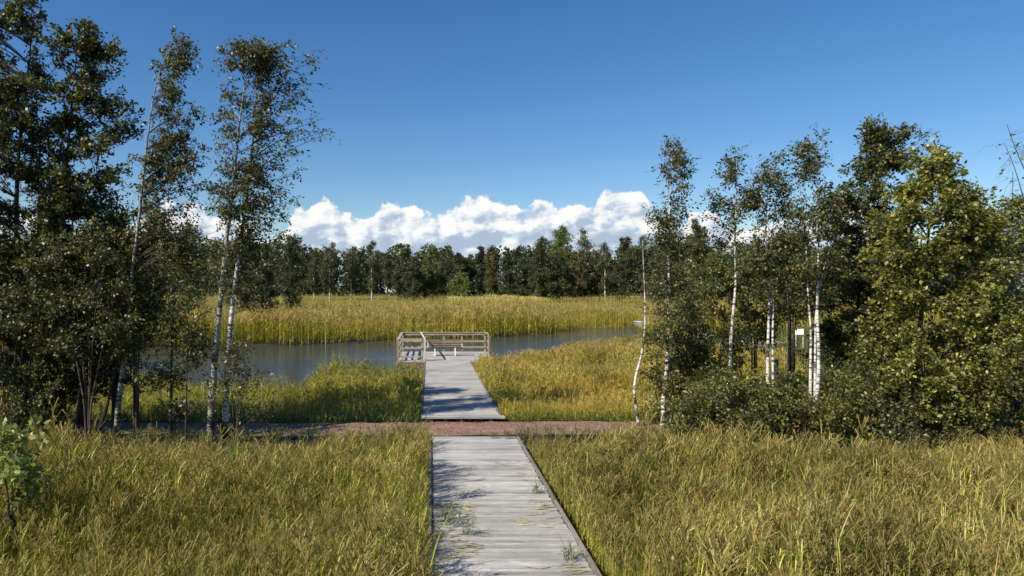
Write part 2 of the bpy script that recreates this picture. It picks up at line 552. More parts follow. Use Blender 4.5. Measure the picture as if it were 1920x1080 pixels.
pond = np.array([px_at(*q) for q in [
    (-150, 40), (180, 42), (300, 44), (440, 48.5), (520, 52), (640, 55.5), (750, 58.5), (915, 61.5), (1000, 65), (1050, 70), (1110, 75.5),
    (1195, 77.5), (1216, 74), (1222, 62), (1216, 48), (1205, 38.8), (1130, 37.8), (1050, 37.0), (985, 34.5), (930, 32.4), (860, 32.0),
    (770, 31.6), (700, 30.4), (640, 30.6), (600, 29.0), (560, 26.8), (520, 26.0), (470, 26.0), (400, 27.5), (250, 30), (60, 32), (-150, 34)]])


def pond_sd(X, Y):
    """Signed distance to the pond's shore, negative in the water."""
    X, Y = np.asarray(X, float), np.asarray(Y, float)
    d = np.full(X.shape, 1e9)
    inside = np.zeros(X.shape, bool)
    n = len(pond)
    for i in range(n):
        ax, ay = pond[i]
        bx, by = pond[(i + 1) % n]
        ex, ey = bx - ax, by - ay
        tt = np.clip(((X - ax) * ex + (Y - ay) * ey) / (ex * ex + ey * ey), 0, 1)
        d = np.minimum(d, np.hypot(X - ax - tt * ex, Y - ay - tt * ey))
        cond = ((ay > Y) != (by > Y)) & (X < ex * (Y - ay) / (ey + 1e-12) + ax)
        inside ^= cond
    return np.where(inside, -d, d)


def sstep(a, b, x):
    t_ = np.clip((x - a) / (b - a), 0, 1)
    return t_ * t_ * (3 - 2 * t_)


def path_y(X):
    return 18.3 + 0.0012 * (X - 1) ** 2 + 0.12 * np.sin(X * 0.35)


def ground_z(X, Y):
    X, Y = np.asarray(X, float), np.asarray(Y, float)
    z = -0.58 + 0.06 * np.sin(X * 0.9 + 1.3) * np.sin(Y * 0.8) + 0.04 * np.sin(X * 2.3) * np.cos(Y * 1.9)
    far_z = np.interp(Y, [0, 58, 70, 95, 140, 220, 600, 6000], [-0.55, -0.55, -0.35, 0.35, 1.85, 2.6, 4.0, 10.0])
    z = np.where(Y > 55, far_z + 0.05 * np.sin(X * 0.5) * np.sin(Y * 0.4), z)
    # the path runs along a low bank, trees stand on its shoulder
    dp = np.abs(Y - path_y(X))
    bank = 1 - sstep(1.05, 2.6, dp)
    z = z * (1 - bank) + (-0.03) * bank
    # higher ground to the right beyond the path
    rise = sstep(4.0, 12.0, X - 0.10 * (Y - 20)) * sstep(20, 26, Y) * (1 - sstep(70, 90, Y))
    z = z + rise * 0.45
    s = pond_sd(X, Y)
    z = np.where(Y > 34, -0.5 + (z + 0.5) * (0.12 + 0.88 * sstep(2.0, 16.0, s)), z)
    shore = sstep(-1.2, 1.0, s)
    z = z * shore + (-1.3) * (1 - shore)
    return z


xs = np.unique(np.concatenate([np.linspace(-6000, -160, 16), np.linspace(-160, -40, 40), np.arange(-40, 40, 0.4), np.linspace(40, 190, 46), np.linspace(190, 6000, 16)]))
ys = np.unique(np.concatenate([np.linspace(-200, 0, 12), np.arange(0, 90, 0.4), np.linspace(90, 260, 70), np.linspace(260, 9000, 22)]))
GX, GY = np.meshgrid(xs, ys)
GZ = ground_z(GX, GY)
g = MB()
nx, ny = len(xs), len(ys)
ii, jj = np.meshgrid(np.arange(nx - 1), np.arange(ny - 1))
a_ = (jj * nx + ii).ravel()
g.add(np.stack([GX, GY, GZ], -1), np.stack([a_, a_ + 1, a_ + nx + 1, a_ + nx], -1))
tag(g.build('ground', M['ground'], smooth=True), kind='structure')

# water: a sheet a little wider than the pond, its shore cut by the ground
w = MB()
wx0, wx1, wy0, wy1 = pond[:, 0].min() - 2, pond[:, 0].max() + 2, pond[:, 1].min() - 1.0, pond[:, 1].max() + 2
bm_v = [(wx0, wy0, WATER_Z), (wx1, wy0, WATER_Z), (wx1, wy1, WATER_Z), (wx0, wy1, WATER_Z)]
w.add(bm_v, [(0, 1, 2, 3)])
tag(w.build('water', M['water']), kind='structure')


def strip(name, centre, half, zoff, material, sub=6):
    """A path laid on the ground along a line of points."""
    Pn = np.asarray(centre, float)
    T = np.gradient(Pn, axis=0)
    T /= np.linalg.norm(T, axis=1)[:, None]
    Nn = np.stack([-T[:, 1], T[:, 0]], 1)
    rows = []
    rr = random.Random(5)
    for i in range(len(Pn)):
        hw = half * (1 + 0.06 * math.sin(i * 1.7) + 0.05 * rr.uniform(-1, 1))
        for k in range(sub + 1):
            s_ = -1 + 2 * k / sub
            q = Pn[i] + Nn[i] * hw * s_
            rows.append((q[0], q[1], float(ground_z(q[0], q[1])) + zoff + 0.02 * (1 - s_ * s_)))
    n_ = len(Pn)
    f_ = []
    for i in range(n_ - 1):
        for k in range(sub):
            a = i * (sub + 1) + k
            f_.append((a, a + 1, a + sub + 2, a + sub + 1))
    mb_ = MB()
    mb_.add(rows, f_)
    return mb_.build(name, material, smooth=True)


px_line = np.arange(-40, 40, 0.35)
tag(strip('gravel_path', np.stack([px_line, path_y(px_line)], 1), 0.86, 0.012, M['gravel']), kind='structure')
fp = np.array([px_at(300, 78), px_at(380, 80), px_at(440, 82), px_at(478, 85), px_at(500, 90), px_at(512, 97)])
fpl = smooth_line(np.c_[fp, np.zeros(len(fp))], 40)[:, :2]
tag(strip('distant_path', fpl, 1.9, 0.03, M['gravel']), kind='structure')

# ------------------------------------------------------------------ boardwalks
rs = random.Random(11)


def planks(mb_, x0, x1, y0, y1, ztop, thick=0.045, wid=0.098, gap=0.012, ragged=0.018):
    y = y0
    while y < y1 - 0.02:
        w_ = min(wid, y1 - y)
        dz_ = rs.uniform(-0.005, 0.005)
        e0, e1 = rs.uniform(-ragged, ragged), rs.uniform(-ragged, ragged)
        c = 0.004
        za, zb = ztop - thick, ztop + dz_
        v = [(x0 + e0, y, za), (x1 + e1, y, za), (x1 + e1, y + w_, za), (x0 + e0, y + w_, za),
             (x0 + e0, y, zb - c), (x1 + e1, y, zb - c), (x1 + e1, y + w_, zb - c), (x0 + e0, y + w_, zb - c),
             (x0 + e0, y + c, zb), (x1 + e1, y + c, zb), (x1 + e1, y + w_ - c, zb), (x0 + e0, y + w_ - c, zb)]
        f_ = [(0, 3, 2, 1), (0, 1, 5, 4), (1, 2, 6, 5), (2, 3, 7, 6), (3, 0, 4, 7), (8, 9, 10, 11),
              (4, 5, 9, 8), (5, 6, 10, 9), (6, 7, 11, 10), (7, 4, 8, 11)]
        mb_.add(v, f_)
        y += wid + gap


bw = thing('boardwalk', 'grey weathered plank boardwalk in front, running from below up to the gravel path', 'boardwalk', (0, 0, 0))
BX0, BX1 = 0.03, 2.01
m_ = MB()
planks(m_, BX0, BX1, -1.0, 16.75, 0.10)
m_.build('deck', M['deck'], bw)
for xa in (BX0 - 0.056, BX1 + 0.018):
    m_ = MB()
    y = -1.0
    while y < 16.6:
        y2 = min(y + 4.2, 16.62)
        j = rs.uniform(-0.006, 0.006)
        m_.box(xa + j, xa + j + 0.05, y, y2 - 0.006, -0.06, 0.145)
        y = y2
    m_.build('edge_beam', M['edge'], bw, bevel=0.006)
m_ = MB()
for xa in (0.25, 1.0, 1.75):
    m_.box(xa, xa + 0.07, -1.0, 16.6, -0.12, 0.052)
m_.build('joist', M['edge'], bw)
for y in (0.5, 3.5, 6.5, 9.5, 12.5):
    for xa in (0.12, 1.88):
        m_ = MB()
        m_.box(xa - 0.06, xa + 0.06, y - 0.06, y + 0.06, -1.0, -0.125)
        m_.build('pile', M['post'], bw)

dock = thing('viewing_dock', 'grey wooden dock with a railed platform over the pond beyond the gravel path', 'dock', (0, 0, 0))
DX0, DX1, DY0, PF, PB = -0.20, 1.90, 19.25, 34.0, 39.25
PX0, PX1 = -1.56, 3.12
m_ = MB()
planks(m_, DX0, DX1, DY0 + 0.26, PF - 0.01, 0.10)
planks(m_, PX0, PX1, PF, PB, 0.10, ragged=0.006)
m_.build('deck', M['deck'], dock)
m_ = MB()
m_.box(DX0 - 0.02, DX1 + 0.14, DY0, DY0 + 0.25, 0.055, 0.112)
m_.build('end_board', M['deck'], dock, bevel=0.006)
for xa in (DX0 - 0.055, DX1 + 0.014):
    m_ = MB()
    m_.box(xa, xa + 0.045, DY0 + 0.26, PF - 0.06, -0.10, 0.128)
    m_.build('edge_beam', M['edge'], dock, bevel=0.005)
m_ = MB()
m_.box(PX0 + 0.06, DX0 - 0.07, PF - 0.05, PF - 0.005, -0.16, 0.05)
m_.build('fascia_board', M['fascia'], dock, bevel=0.004)
m_ = MB()
m_.box(DX1 + 0.07, PX1 - 0.06, PF - 0.05, PF - 0.005, -0.16, 0.05)
m_.build('fascia_board', M['fascia'], dock, bevel=0.004)
for xa, xb in ((PX0 + 0.02, PX0 + 0.06), (PX1 - 0.06, PX1 - 0.02)):
    m_ = MB()
    m_.box(xa, xb, PF, PB - 0.02, -0.16, 0.05)
    m_.build('fascia_board', M['fascia'], dock, bevel=0.004)
m_ = MB()
for xa in (0.0, 0.82, 1.62):
    m_.box(xa, xa + 0.08, DY0 + 0.05, PF - 0.06, -0.16, 0.052)
for ya in (35.2, 36.8, 38.4):
    m_.box(PX0 + 0.08, PX1 - 0.08, ya, ya + 0.08, -0.16, 0.052)
m_.build('joist', M['edge'], dock)
for xa, ya in [(0.0, 20.6), (1.7, 20.6), (0.0, 25), (1.7, 25), (0.0, 29.5), (1.7, 29.5), (PX0 + 0.25, PF + 0.3), (-0.1, PF + 0.3), (1.75, PF + 0.3),
               (PX1 - 0.25, PF + 0.3), (PX0 + 0.25, PB - 0.3), (0.8, PB - 0.3), (PX1 - 0.25, PB - 0.3)]:
    m_ = MB()
    a = np.linspace(0, 1, 3)
    m_.tube([(xa, ya, -1.6), (xa, ya, -0.9), (xa, ya, -0.165)], 0.075, 10)
    m_.build('pile', M['post'], dock, smooth=True)

# railing: a part of the dock, its posts and rails sub-parts
RT = 1.17
m_ = MB()
m_.box(PX0 - 0.02, PX1 + 0.02, PB - 0.16, PB - 0.02, RT - 0.04, RT)
railing = m_.build('railing', M['rail'], dock, bevel=0.005)
for z0, z1 in ((0.62, 0.72), (0.29, 0.39), (1.01, 1.125)):
    m_ = MB()
    m_.box(PX0 + 0.06, PX1 - 0.06, PB - 0.125, PB - 0.09, z0, z1)
    m_.build('rail', M['rail'], railing, bevel=0.004)
for xa in (PX0 + 0.02, -0.36, 0.74, 1.72, PX1 - 0.12):
    m_ = MB()
    m_.box(xa, xa + 0.09, PB - 0.088, PB + 0.0, -0.10, RT - 0.043)
    m_.build('post', M['post'], railing, bevel=0.005)
# left side of the platform
m_ = MB()
m_.box(PX0 - 0.03, PX0 + 0.11, PF + 0.0, PB - 0.17, RT - 0.04, RT)
m_.build('top_rail', M['rail'], railing, bevel=0.005)
for z0, z1 in ((0.70, 0.80), (0.38, 0.48)):
    m_ = MB()
    m_.box(PX0 + 0.06, PX0 + 0.095, PF + 0.11, PB - 0.13, z0, z1)
    m_.build('rail', M['rail'], railing, bevel=0.004)
for ya in (PF + 0.005, 36.6):
    m_ = MB()
    m_.box(PX0 - 0.005, PX0 + 0.09, ya, ya + 0.10, -0.10, RT - 0.043)
    m_.build('post', M['post'], railing, bevel=0.005)
# front of the left extension
for z0, z1 in ((1.04, 1.19), (0.68, 0.76), (0.26, 0.34)):
    m_ = MB()
    m_.box(PX0 + 0.095, DX0 - 0.16, PF + 0.03, PF + 0.065, z0, z1)
    m_.build('rail', M['rail'], railing, bevel=0.004)
m_ = MB()
m_.box(-0.42, -0.33, PF + 0.07, PF + 0.16, 0.105, 1.12)
m_.build('post', M['post'], railing, bevel=0.005)
# side rail along the walkway's line, its top board and end post bleached
m_ = MB()
m_.beam((-0.24, PF + 0.06, RT - 0.01), (-0.50, PB - 0.2, RT + 0.01), 0.09, 0.04)
m_.build('top_rail', M['bleached'], railing, bevel=0.005)
m_ = MB()
m_.box(-0.28, -0.20, PF - 0.02, PF + 0.06, 0.0, RT - 0.034)
m_.build('post', M['bleached'], railing, bevel=0.005)
# right-hand end
m_ = MB()
m_.box(PX1 - 0.10, PX1 + 0.03, 38.1, PB - 0.17, RT - 0.045, RT - 0.003)
m_.build('top_rail', M['rail'], railing, bevel=0.005)
m_ = MB()
m_.box(PX1 - 0.02, PX1 + 0.075, 38.1, 38.2, -0.10, RT - 0.05)
m_.build('post', M['post'], railing, bevel=0.005)
for z0, z1 in ((0.62, 0.72), (0.29, 0.39)):
    m_ = MB()
    m_.box(PX1 + 0.005, PX1 + 0.04, 38.22, PB - 0.06, z0, z1)
    m_.build('rail', M['rail'], railing, bevel=0.004)

# bench, seen from behind, facing the water
bn = thing('park_bench', 'weathered slatted wooden bench standing on the dock platform, facing the pond', 'bench', (0.78, 36.5, 0.101))
m_ = MB()
for k, z in enumerate((0.475, 0.575, 0.675, 0.775)):
    m_.box(-0.85, 0.85, -0.02 - 0.035 * k, 0.012 - 0.035 * k, z, z + 0.078)
m_.build('backrest', M['bench'], bn, bevel=0.004)
m_ = MB()
for k in range(4):
    m_.box(-0.86, 0.86, 0.03 + 0.115 * k, 0.13 + 0.115 * k, 0.415, 0.45)
m_.build('seat', M['bench'], bn, bevel=0.004)
for xa in (-0.52, 0.52):
    m_ = MB()
    m_.box(xa - 0.03, xa + 0.03, 0.0, 0.07, 0.0, 0.41)
    m_.box(xa - 0.03, xa + 0.03, 0.40, 0.47, 0.0, 0.41)
    m_.box(xa - 0.03, xa + 0.03, 0.005, 0.465, 0.375, 0.412)
    m_.beam((xa, 0.045, 0.40), (xa, -0.075, 0.84), 0.04, 0.03)
    m_.build('leg', M['white_paint'], bn, bevel=0.004)
for xa in (-0.88, 0.88):
    m_ = MB()
    m_.beam((xa, 0.0, 0.66), (xa, 0.45, 0.64), 0.05, 0.035)
    m_.box(xa - 0.02, xa + 0.02, 0.40, 0.44, 0.42, 0.625)
    m_.build('armrest', M['white_paint'], bn, bevel=0.004)

# grey boardwalk at the far right end of the pond
jt = thing('pond_jetty', 'small pale grey plank jetty at the pond end, half hidden by the bent white birch', 'jetty', (0, 0, 0))
line = np.array([(*px_at(1206, 69.5), 0.16), (*px_at(1240, 66.5), 0.16), (*px_at(1265, 58.0), 0.12), (*px_at(1330, 50.0), 0.12), (*px_at(1410, 46.6), 0.12),
                 (*px_at(1478, 44.6), 0.12)])
ln = smooth_line(line, 120)
m_ = MB()
T = np.gradient(ln, axis=0)
for i in range(0, len(ln) - 1):
    tt = T[i] / np.linalg.norm(T[i])
    nn = np.array((-tt[1], tt[0], 0))
    c = ln[i]
    m_.beam(c - nn * 0.95, c + nn * 0.95, 0.26, 0.05)
m_.build('deck', M['deck'], jt)
# its raised landing at the water's end
e_ = ln[2]
m_ = MB()
for k in range(9):
    m_.box(e_[0] - 0.95, e_[0] + 0.95, e_[1] - 1.0 + k * 0.23, e_[1] - 0.79 + k * 0.23, 0.30, 0.345)
m_.build('landing', M['bleached'], jt)
m_ = MB()
m_.box(e_[0] - 0.93, e_[0] + 0.93, e_[1] - 1.03, e_[1] - 1.005, -0.12, 0.297)
m_.build('fascia_board', M['deck'], jt)
m_ = MB()
m_.box(e_[0] + 0.55, e_[0] + 0.64, e_[1] - 0.9, e_[1] - 0.81, 0.348, 0.70)
m_.build('post', M['bleached'], jt)
for s_ in (-0.9, 0.9):
    m_ = MB()
    for i in range(0, len(ln) - 4, 4):
        tt = T[i] / np.linalg.norm(T[i])
        nn = np.array((-tt[1], tt[0], 0))
        tt2 = T[i + 4] / np.linalg.norm(T[i + 4])
        nn2 = np.array((-tt2[1], tt2[0], 0))
        m_.beam(ln[i] + nn * s_ - (0, 0, 0.13), ln[i + 4] + nn2 * s_ - (0, 0, 0.13), 0.05, 0.18)
    m_.build('joist', M['edge'], jt)
for i in range(3, len(ln), 16):
    m_ = MB()
    c = ln[i]
    m_.tube([(c[0], c[1], -1.5), (c[0], c[1], -0.5), (c[0], c[1], 0.05)], 0.08, 8)
    m_.build('pile', M['post'], jt)

# information board beside that boardwalk
p = wpt(1496, 646, 45.5)
gz = float(ground_z(p[0], p[1]))
sg = thing('information_sign', 'small white tilted information board on two thin posts among the grass at right', 'sign', (p[0], p[1], gz))
zt = 0.85 + (p[2] - gz)
m_ = MB()
v = [(-0.22, -0.13, zt - 0.20), (0.30, -0.13, zt - 0.20), (0.48, 0.22, zt + 0.13), (-0.04, 0.22, zt + 0.13)]
v2 = [(x, y + 0.012, z - 0.02) for x, y, z in v]
m_.add(v + v2, [(0, 1, 2, 3), (7, 6, 5, 4), (0, 4, 5, 1), (1, 5, 6, 2), (2, 6, 7, 3), (3, 7, 4, 0)])
m_.build('panel', M['white_paint'], sg)
for xa in (-0.16, 0.30):
    m_ = MB()
    m_.box(xa, xa + 0.045, -0.03, 0.015, -0.2, zt - 0.13)
    m_.build('post', M['white_paint'], sg)

p = wpt(1455, 705, 24.0)
gz = float(ground_z(p[0], p[1]))
ps = thing('wooden_post', 'short dark wooden post with a flat cap beside the twin white birch', 'post', (p[0], p[1], gz))
m_ = MB()
hp = float(wpt(1455, 673, 24.0)[2]) - gz
m_.box(-0.06, 0.06, -0.06, 0.06, -0.3, hp - 0.05)
m_.build('shaft', M['edge'], ps, bevel=0.008)
m_ = MB()
m_.box(-0.12, 0.12, -0.10, 0.10, hp - 0.048, hp)
m_.build('cap', M['edge'], ps, bevel=0.006)

# a long white building far behind the wood
p = wpt(728, 541, 190.0)
gz = float(ground_z(p[0], p[1]))
hs = thing('white_shed', 'long low white building glimpsed between trunks beyond the far trees', 'building', (p[0], p[1], gz))
hh = 1.3 + (p[2] - gz)
m_ = MB()
m_.box(-3.0, 3.0, 0, 4, -0.3, hh)
m_.build('wall', M['white_paint'], hs)
m_ = MB()
v = [(-3.3, -0.3, hh + 0.003), (3.3, -0.3, hh + 0.003), (3.3, 2, hh + 0.9), (-3.3, 2, hh + 0.9), (3.3, 4.3, hh + 0.003), (-3.3, 4.3, hh + 0.003)]
m_.add(v, [(0, 1, 2, 3), (3, 2, 4, 5), (0, 3, 5, 5), (1, 4, 2, 2)])
m_.build('roof', M['roof_dark'], hs)
for xa in (-2.0, 0.0, 2.0):
    m_ = MB()
    m_.box(xa - 0.4, xa + 0.4, -0.03, 0.02, hh - 1.0, hh - 0.3)
    m_.build('window', M['glass'], hs)


# ------------------------------------------------------------------ trees
LEAF_K = 1.0


def leaf_quads(P, D, size, rng, width=0.62, droop=0.25):
    """Rhombic leaves at P, pointing along D with random tilt."""
    n = len(P)
    D = D + rng.normal(0, 0.65, (n, 3))
    D[:, 2] -= droop
    D /= np.linalg.norm(D, axis=1)[:, None] + 1e-9
    Rn = rng.normal(0, 1, (n, 3))
    Rn[:, 2] += 1.1
    S = np.cross(D, Rn)
    S /= np.linalg.norm(S, axis=1)[:, None] + 1e-9
    L = LEAF_K * size * rng.uniform(0.45, 1.5, n)[:, None]
    a, b_ = P, P + D * L
    mid = P + D * L * 0.45
    w_ = S * L * width * 0.5
    v = np.stack([a, mid + w_, b_, mid - w_], 1).reshape(-1, 3)
    f = np.arange(4 * n).reshape(-1, 4)
    return v, f


def sample_env(env, n, rng, depth_ratio, d, power=0.5):
    """Points in a crown's volume: env is (height, left, right) in metres, top to bottom."""
    env = np.asarray(env, float)
    zs = env[::-1, 0]
    lo, hi = env[::-1, 1], env[::-1, 2]
    zz = np.linspace(zs[0], zs[-1], 200)
    wd = np.interp(zz, zs, hi) - np.interp(zz, zs, lo)
    pz = np.maximum(wd, 0.05)
    pz = pz / pz.sum()
    z = rng.choice(zz, n, p=pz) + rng.uniform(-0.5, 0.5, n) * (zz[1] - zz[0])
    l, h = np.interp(z, zs, lo), np.interp(z, zs, hi)
    u = rng.uniform(-1, 1, n)
    u = np.sign(u) * np.abs(u) ** 0.8
    x = (l + h) / 2 + u * (h - l) / 2
    dep = (h - l) / 2 * depth_ratio * np.sqrt(np.clip(1 - u * u * 0.9, 0, 1)) * rng.uniform(-1, 1, n)
    return np.stack([x, d + dep, z], 1)


def build_tree(name, label, cat, d, stems, env, leaf, leafsize, nclu, twigs=4, per_twig=14, r0=0.10, barkm='alder_bark', seed=0,
               wind=0.35, depth_ratio=0.8, group=None, droop=0.25, twig_len=0.34, branch_r=1.0, sides=8, spread=0.045, lift=0.55, base_extra=0.0,
               show_twigs=True, crown_name='crown', centres=None, bough=None, twigm='twig', ysh=0.0, width=0.62):
    """stems: sight lines [(px, py), ...] from the foot up; env: sight lines (py, left px, right px), top to bottom, at depth d."""
    rng = np.random.default_rng(seed)
    S = []
    for st in stems:
        q = [wpt(x, y, d) for x, y in st]
        q = np.array(q)
        amp = 0.12 * (q[-1, 2] - q[0, 2]) / 8
        q[:, 1] += np.cumsum(rng.normal(0, amp, len(q))) * 0.6
        gz_ = float(ground_z(q[0, 0], q[0, 1]))
        if q[0, 2] > gz_ + 0.03:
            q = np.vstack([[q[0, 0] - (q[1, 0] - q[0, 0]) * 0.15, q[0, 1], gz_ - 0.05], q])
        else:
            q[0, 2] = gz_ - 0.05
        S.append(smooth_line(q, 26))
    root_p = S[0][0].copy()
    root_p[2] += 0.05
    o = thing(name, label, cat, tuple(root_p), group)
    E = [(float(wpt(0, y, d)[2]), (xl - CX) / F * d, (xr - CX) / F * d) for y, xl, xr in env]
    tb = MB()
    for k, s in enumerate(S):
        h = s[-1, 2] - s[0, 2]
        tt = np.linspace(0, 1, len(s))
        rr = r0 * (0.8 if k else 1.0) * (1 - tt) ** 1.15 + 0.009 * (r0 / 0.1)
        rr[0] *= 1.25
        tb.tube(s - root_p, rr, sides, 0)
    if centres is not None:
        Cc = centres
    elif bough:
        # boughs: flat sprays of twigs with gaps between them
        nb_ = max(8, int(1.3 * nclu) // bough[0])
        B0 = sample_env(E, nb_, rng, depth_ratio, d)
        for k_ in range(3):                                  # the leader carries leaves too
            zt = E[0][0] - 0.12 - 0.28 * k_
            B0[k_] = (np.interp(-zt, [-e[0] for e in E], [(e[1] + e[2]) / 2 for e in E]), d + rng.normal(0, 0.08), zt)
        rad_ = bough[1] * rng.uniform(0.6, 1.25, nb_)
        Cc = np.repeat(B0, bough[0], 0) + rng.normal(0, 1, (nb_ * bough[0], 3)) * np.repeat(rad_, bough[0])[:, None] * np.array((0.62, 0.62, 0.36))
    else:
        Cc = sample_env(E, nclu, rng, depth_ratio, d)
    LP, LD = [], []
    for c in Cc:
        # the stem this branch leaves, and where on it
        best = None
        for s in S:
            hd = np.hypot(s[:, 0] - c[0], s[:, 1] - c[1])
            want = c[2] - lift * hd
            i = int(np.argmin(np.abs(s[:, 2] - want) + 0.8 * hd))
            i = max(i, 3)
            dist = np.linalg.norm(s[i] - c)
            if best is None or dist < best[0]:
                best = (dist, s[i], i / len(s))
        dist, a, frac = best
        mid = (a + c) / 2 + np.array((0, 0, 0.10 * dist)) + rng.normal(0, 0.06 * dist + 0.01, 3)
        t_ = np.linspace(0, 1, 6)[:, None]
        B = (1 - t_) ** 2 * a + 2 * t_ * (1 - t_) * mid + t_ ** 2 * c
        br = branch_r * (0.0035 + 0.005 * dist) * (r0 / 0.1) ** 0.5
        br = min(br, r0 * (1 - frac) * 0.7 + 0.006)
        tb.tube(B - root_p, np.linspace(br, br * 0.3, 6), 4, 1)
        for k in range(twigs):
            ti = rng.uniform(0.35, 1.0)
            p0 = (1 - ti) ** 2 * a + 2 * ti * (1 - ti) * mid + ti ** 2 * c
            dr = rng.normal(0, 1, 3)
            dr[2] = dr[2] * 0.7 + 0.1
            dr /= np.linalg.norm(dr)
            dr[0] += wind
            bd = (c - a) / (dist + 1e-6)
            dr = dr + 0.5 * bd
            dr /= np.linalg.norm(dr)
            ln_ = twig_len * rng.uniform(0.5, 1.3)
            p1 = p0 + dr * ln_ * 0.6
            p2 = p0 + dr * ln_ + np.array((0.1 * wind * ln_, 0, -droop * 0.6 * ln_))
            if show_twigs:
                tb.tube(np.array([p0, p1, p2]) - root_p, (br * 0.35 + 0.0015, br * 0.25 + 0.0012, 0.001), 3, 1)
            if per_twig:
                n_ = max(1, int(per_twig * 1.15 * rng.uniform(0.6, 1.4)))
                u = rng.uniform(0.1, 1.0, n_)[:, None]
                q = np.where(u < 0.6, p0 + (p1 - p0) * u / 0.6, p1 + (p2 - p1) * (u - 0.6) / 0.4)
                LP.append(q + rng.normal(0, spread, (n_, 3)))
                LD.append(np.repeat((p2 - p0)[None] / ln_, n_, 0))
    tb.build('trunk', [M[barkm], M[twigm]], o, smooth=True)
    if LP:
        LP, LD = np.concatenate(LP), np.concatenate(LD)
        v, f = leaf_quads(LP - root_p, LD, leafsize, rng, width=width, droop=droop)
        cb = MB()
        cb.add(v, f)
        cb.build(crown_name, M[leaf], o)
    return o


def fan(cx, base_y, top_y, half, n, rng):
    """Stems of a shrub, spreading from one foot."""
    out_ = []
    for k in range(n):
        u = (k + 0.5) / n * 2 - 1 + rng.uniform(-0.15, 0.15)
        out_.append([(cx + u * 6, base_y), (cx + u * half * 0.35, base_y * 0.6 + top_y * 0.4), (cx + u * half * 0.75, base_y * 0.2 + top_y * 0.8)])
    return out_


def shrub(name, label, d, cx, half, top_y, base_y, leaf='shrub', leafsize=0.06, nclu=60, seed=0, twigs=4, per_twig=12, cat='shrub', group=None, stems=4,
          shape=None, **kw):
    global LEAF_K
    keep_k, LEAF_K = LEAF_K, 1.25
    rr = random.Random(seed)
    st = fan(cx, base_y, top_y, half, stems, rr)
    h = base_y - top_y
    shape = shape or [(0.0, 0.18), (0.12, 0.55), (0.3, 0.85), (0.55, 1.0), (0.8, 0.95), (0.97, 0.75)]
    env = []
    for tpos, wdt in shape:
        j1, j2 = rr.uniform(0.8, 1.15), rr.uniform(0.8, 1.15)
        env.append((top_y + tpos * h, cx - half * wdt * j1, cx + half * wdt * j2))
    kw.setdefault('depth_ratio', 1.1)
    kw.setdefault('bough', (4, 0.22))
    o = build_tree(name, label, cat, d, st, env, leaf, leafsize, int(nclu * 1.3), twigs, per_twig, r0=0.035, twig_len=kw.pop('twig_len', 0.42), seed=seed, group=group, barkm='twig', crown_name='foliage',
                   sides=5, **kw)
    LEAF_K = keep_k
    return o


# left of the boardwalk, on the near shoulder of the path
LEAF_K = 1.38
build_tree('alder_tree', 'tall dark alder at the left edge, its crown reaching the top of the picture', 'tree', 17.6,
           [[(40, 815), (48, 700), (38, 560), (28, 420), (30, 280), (45, 140), (60, 20)], [(95, 810), (80, 650), (66, 500), (70, 380)]],
           [(-10, 10, 70), (30, -70, 105), (90, -90, 112), (130, -90, 108), (165, -80, 88), (210, -100, 100), (300, -130, 105), (420, -140, 130), (540, -150, 150), (640, -150, 140), (730, -110, 110)],
           'alder', 0.060, 430, 4, 19, r0=0.12, seed=1, bough=(6, 0.36), wind=0.25, depth_ratio=0.9)
build_tree('alder_tree', 'dark alder with a flat leafy top, second tree from the left edge', 'tree', 17.9,
           [[(112, 815), (120, 690), (128, 560), (128, 430), (132, 280), (140, 150), (150, 60)], [(150, 800), (146, 660), (160, 520), (175, 400), (180, 290)]],
           [(44, 128, 165), (62, 124, 200), (90, 128, 218), (130, 130, 212), (160, 118, 200), (185, 100, 232), (235, 92, 250), (300, 96, 258), (380, 80, 262), (470, 70, 285), (560, 60, 285), (650, 70, 260), (720, 90, 230)],
           'alder', 0.060, 430, 4, 19, r0=0.10, seed=2, bough=(6, 0.34), wind=0.35, depth_ratio=0.9)
build_tree('birch_tree', 'slender leaning birch with foliage swept to its right side, beside the dark alders', 'tree', 17.3,
           [[(213, 820), (222, 760), (232, 690), (242, 590), (252, 500), (264, 420), (278, 330), (290, 230), (306, 150), (326, 80)]],
           [(72, 312, 340), (95, 308, 362), (140, 300, 362), (200, 296, 366), (270, 290, 374), (330, 262, 378), (400, 236, 392), (470, 225, 372), (540, 220, 330)],
           'birch', 0.048, 200, 4, 15, r0=0.07, barkm='birch_bark_grey', seed=3, bough=(5, 0.24), wind=0.55, depth_ratio=0.7, droop=0.5)
build_tree('birch_tree', 'grey-trunked birch with a dense top, left one of the close pair of birches', 'tree', 17.1,
           [[(396, 815), (400, 720), (408, 600), (417, 500), (428, 420), (440, 330), (450, 230), (462, 150), (474, 82)]],
           [(68, 452, 492), (84, 432, 512), (120, 424, 510), (170, 418, 515), (230, 410, 510), (290, 396, 500), (350, 396, 490), (420, 392, 500), (480, 390, 490), (560, 400, 470)],
           'birch', 0.048, 190, 4, 14, r0=0.088, barkm='birch_bark_grey', seed=4, bough=(4, 0.22), wind=0.5, depth_ratio=0.8, droop=0.5)
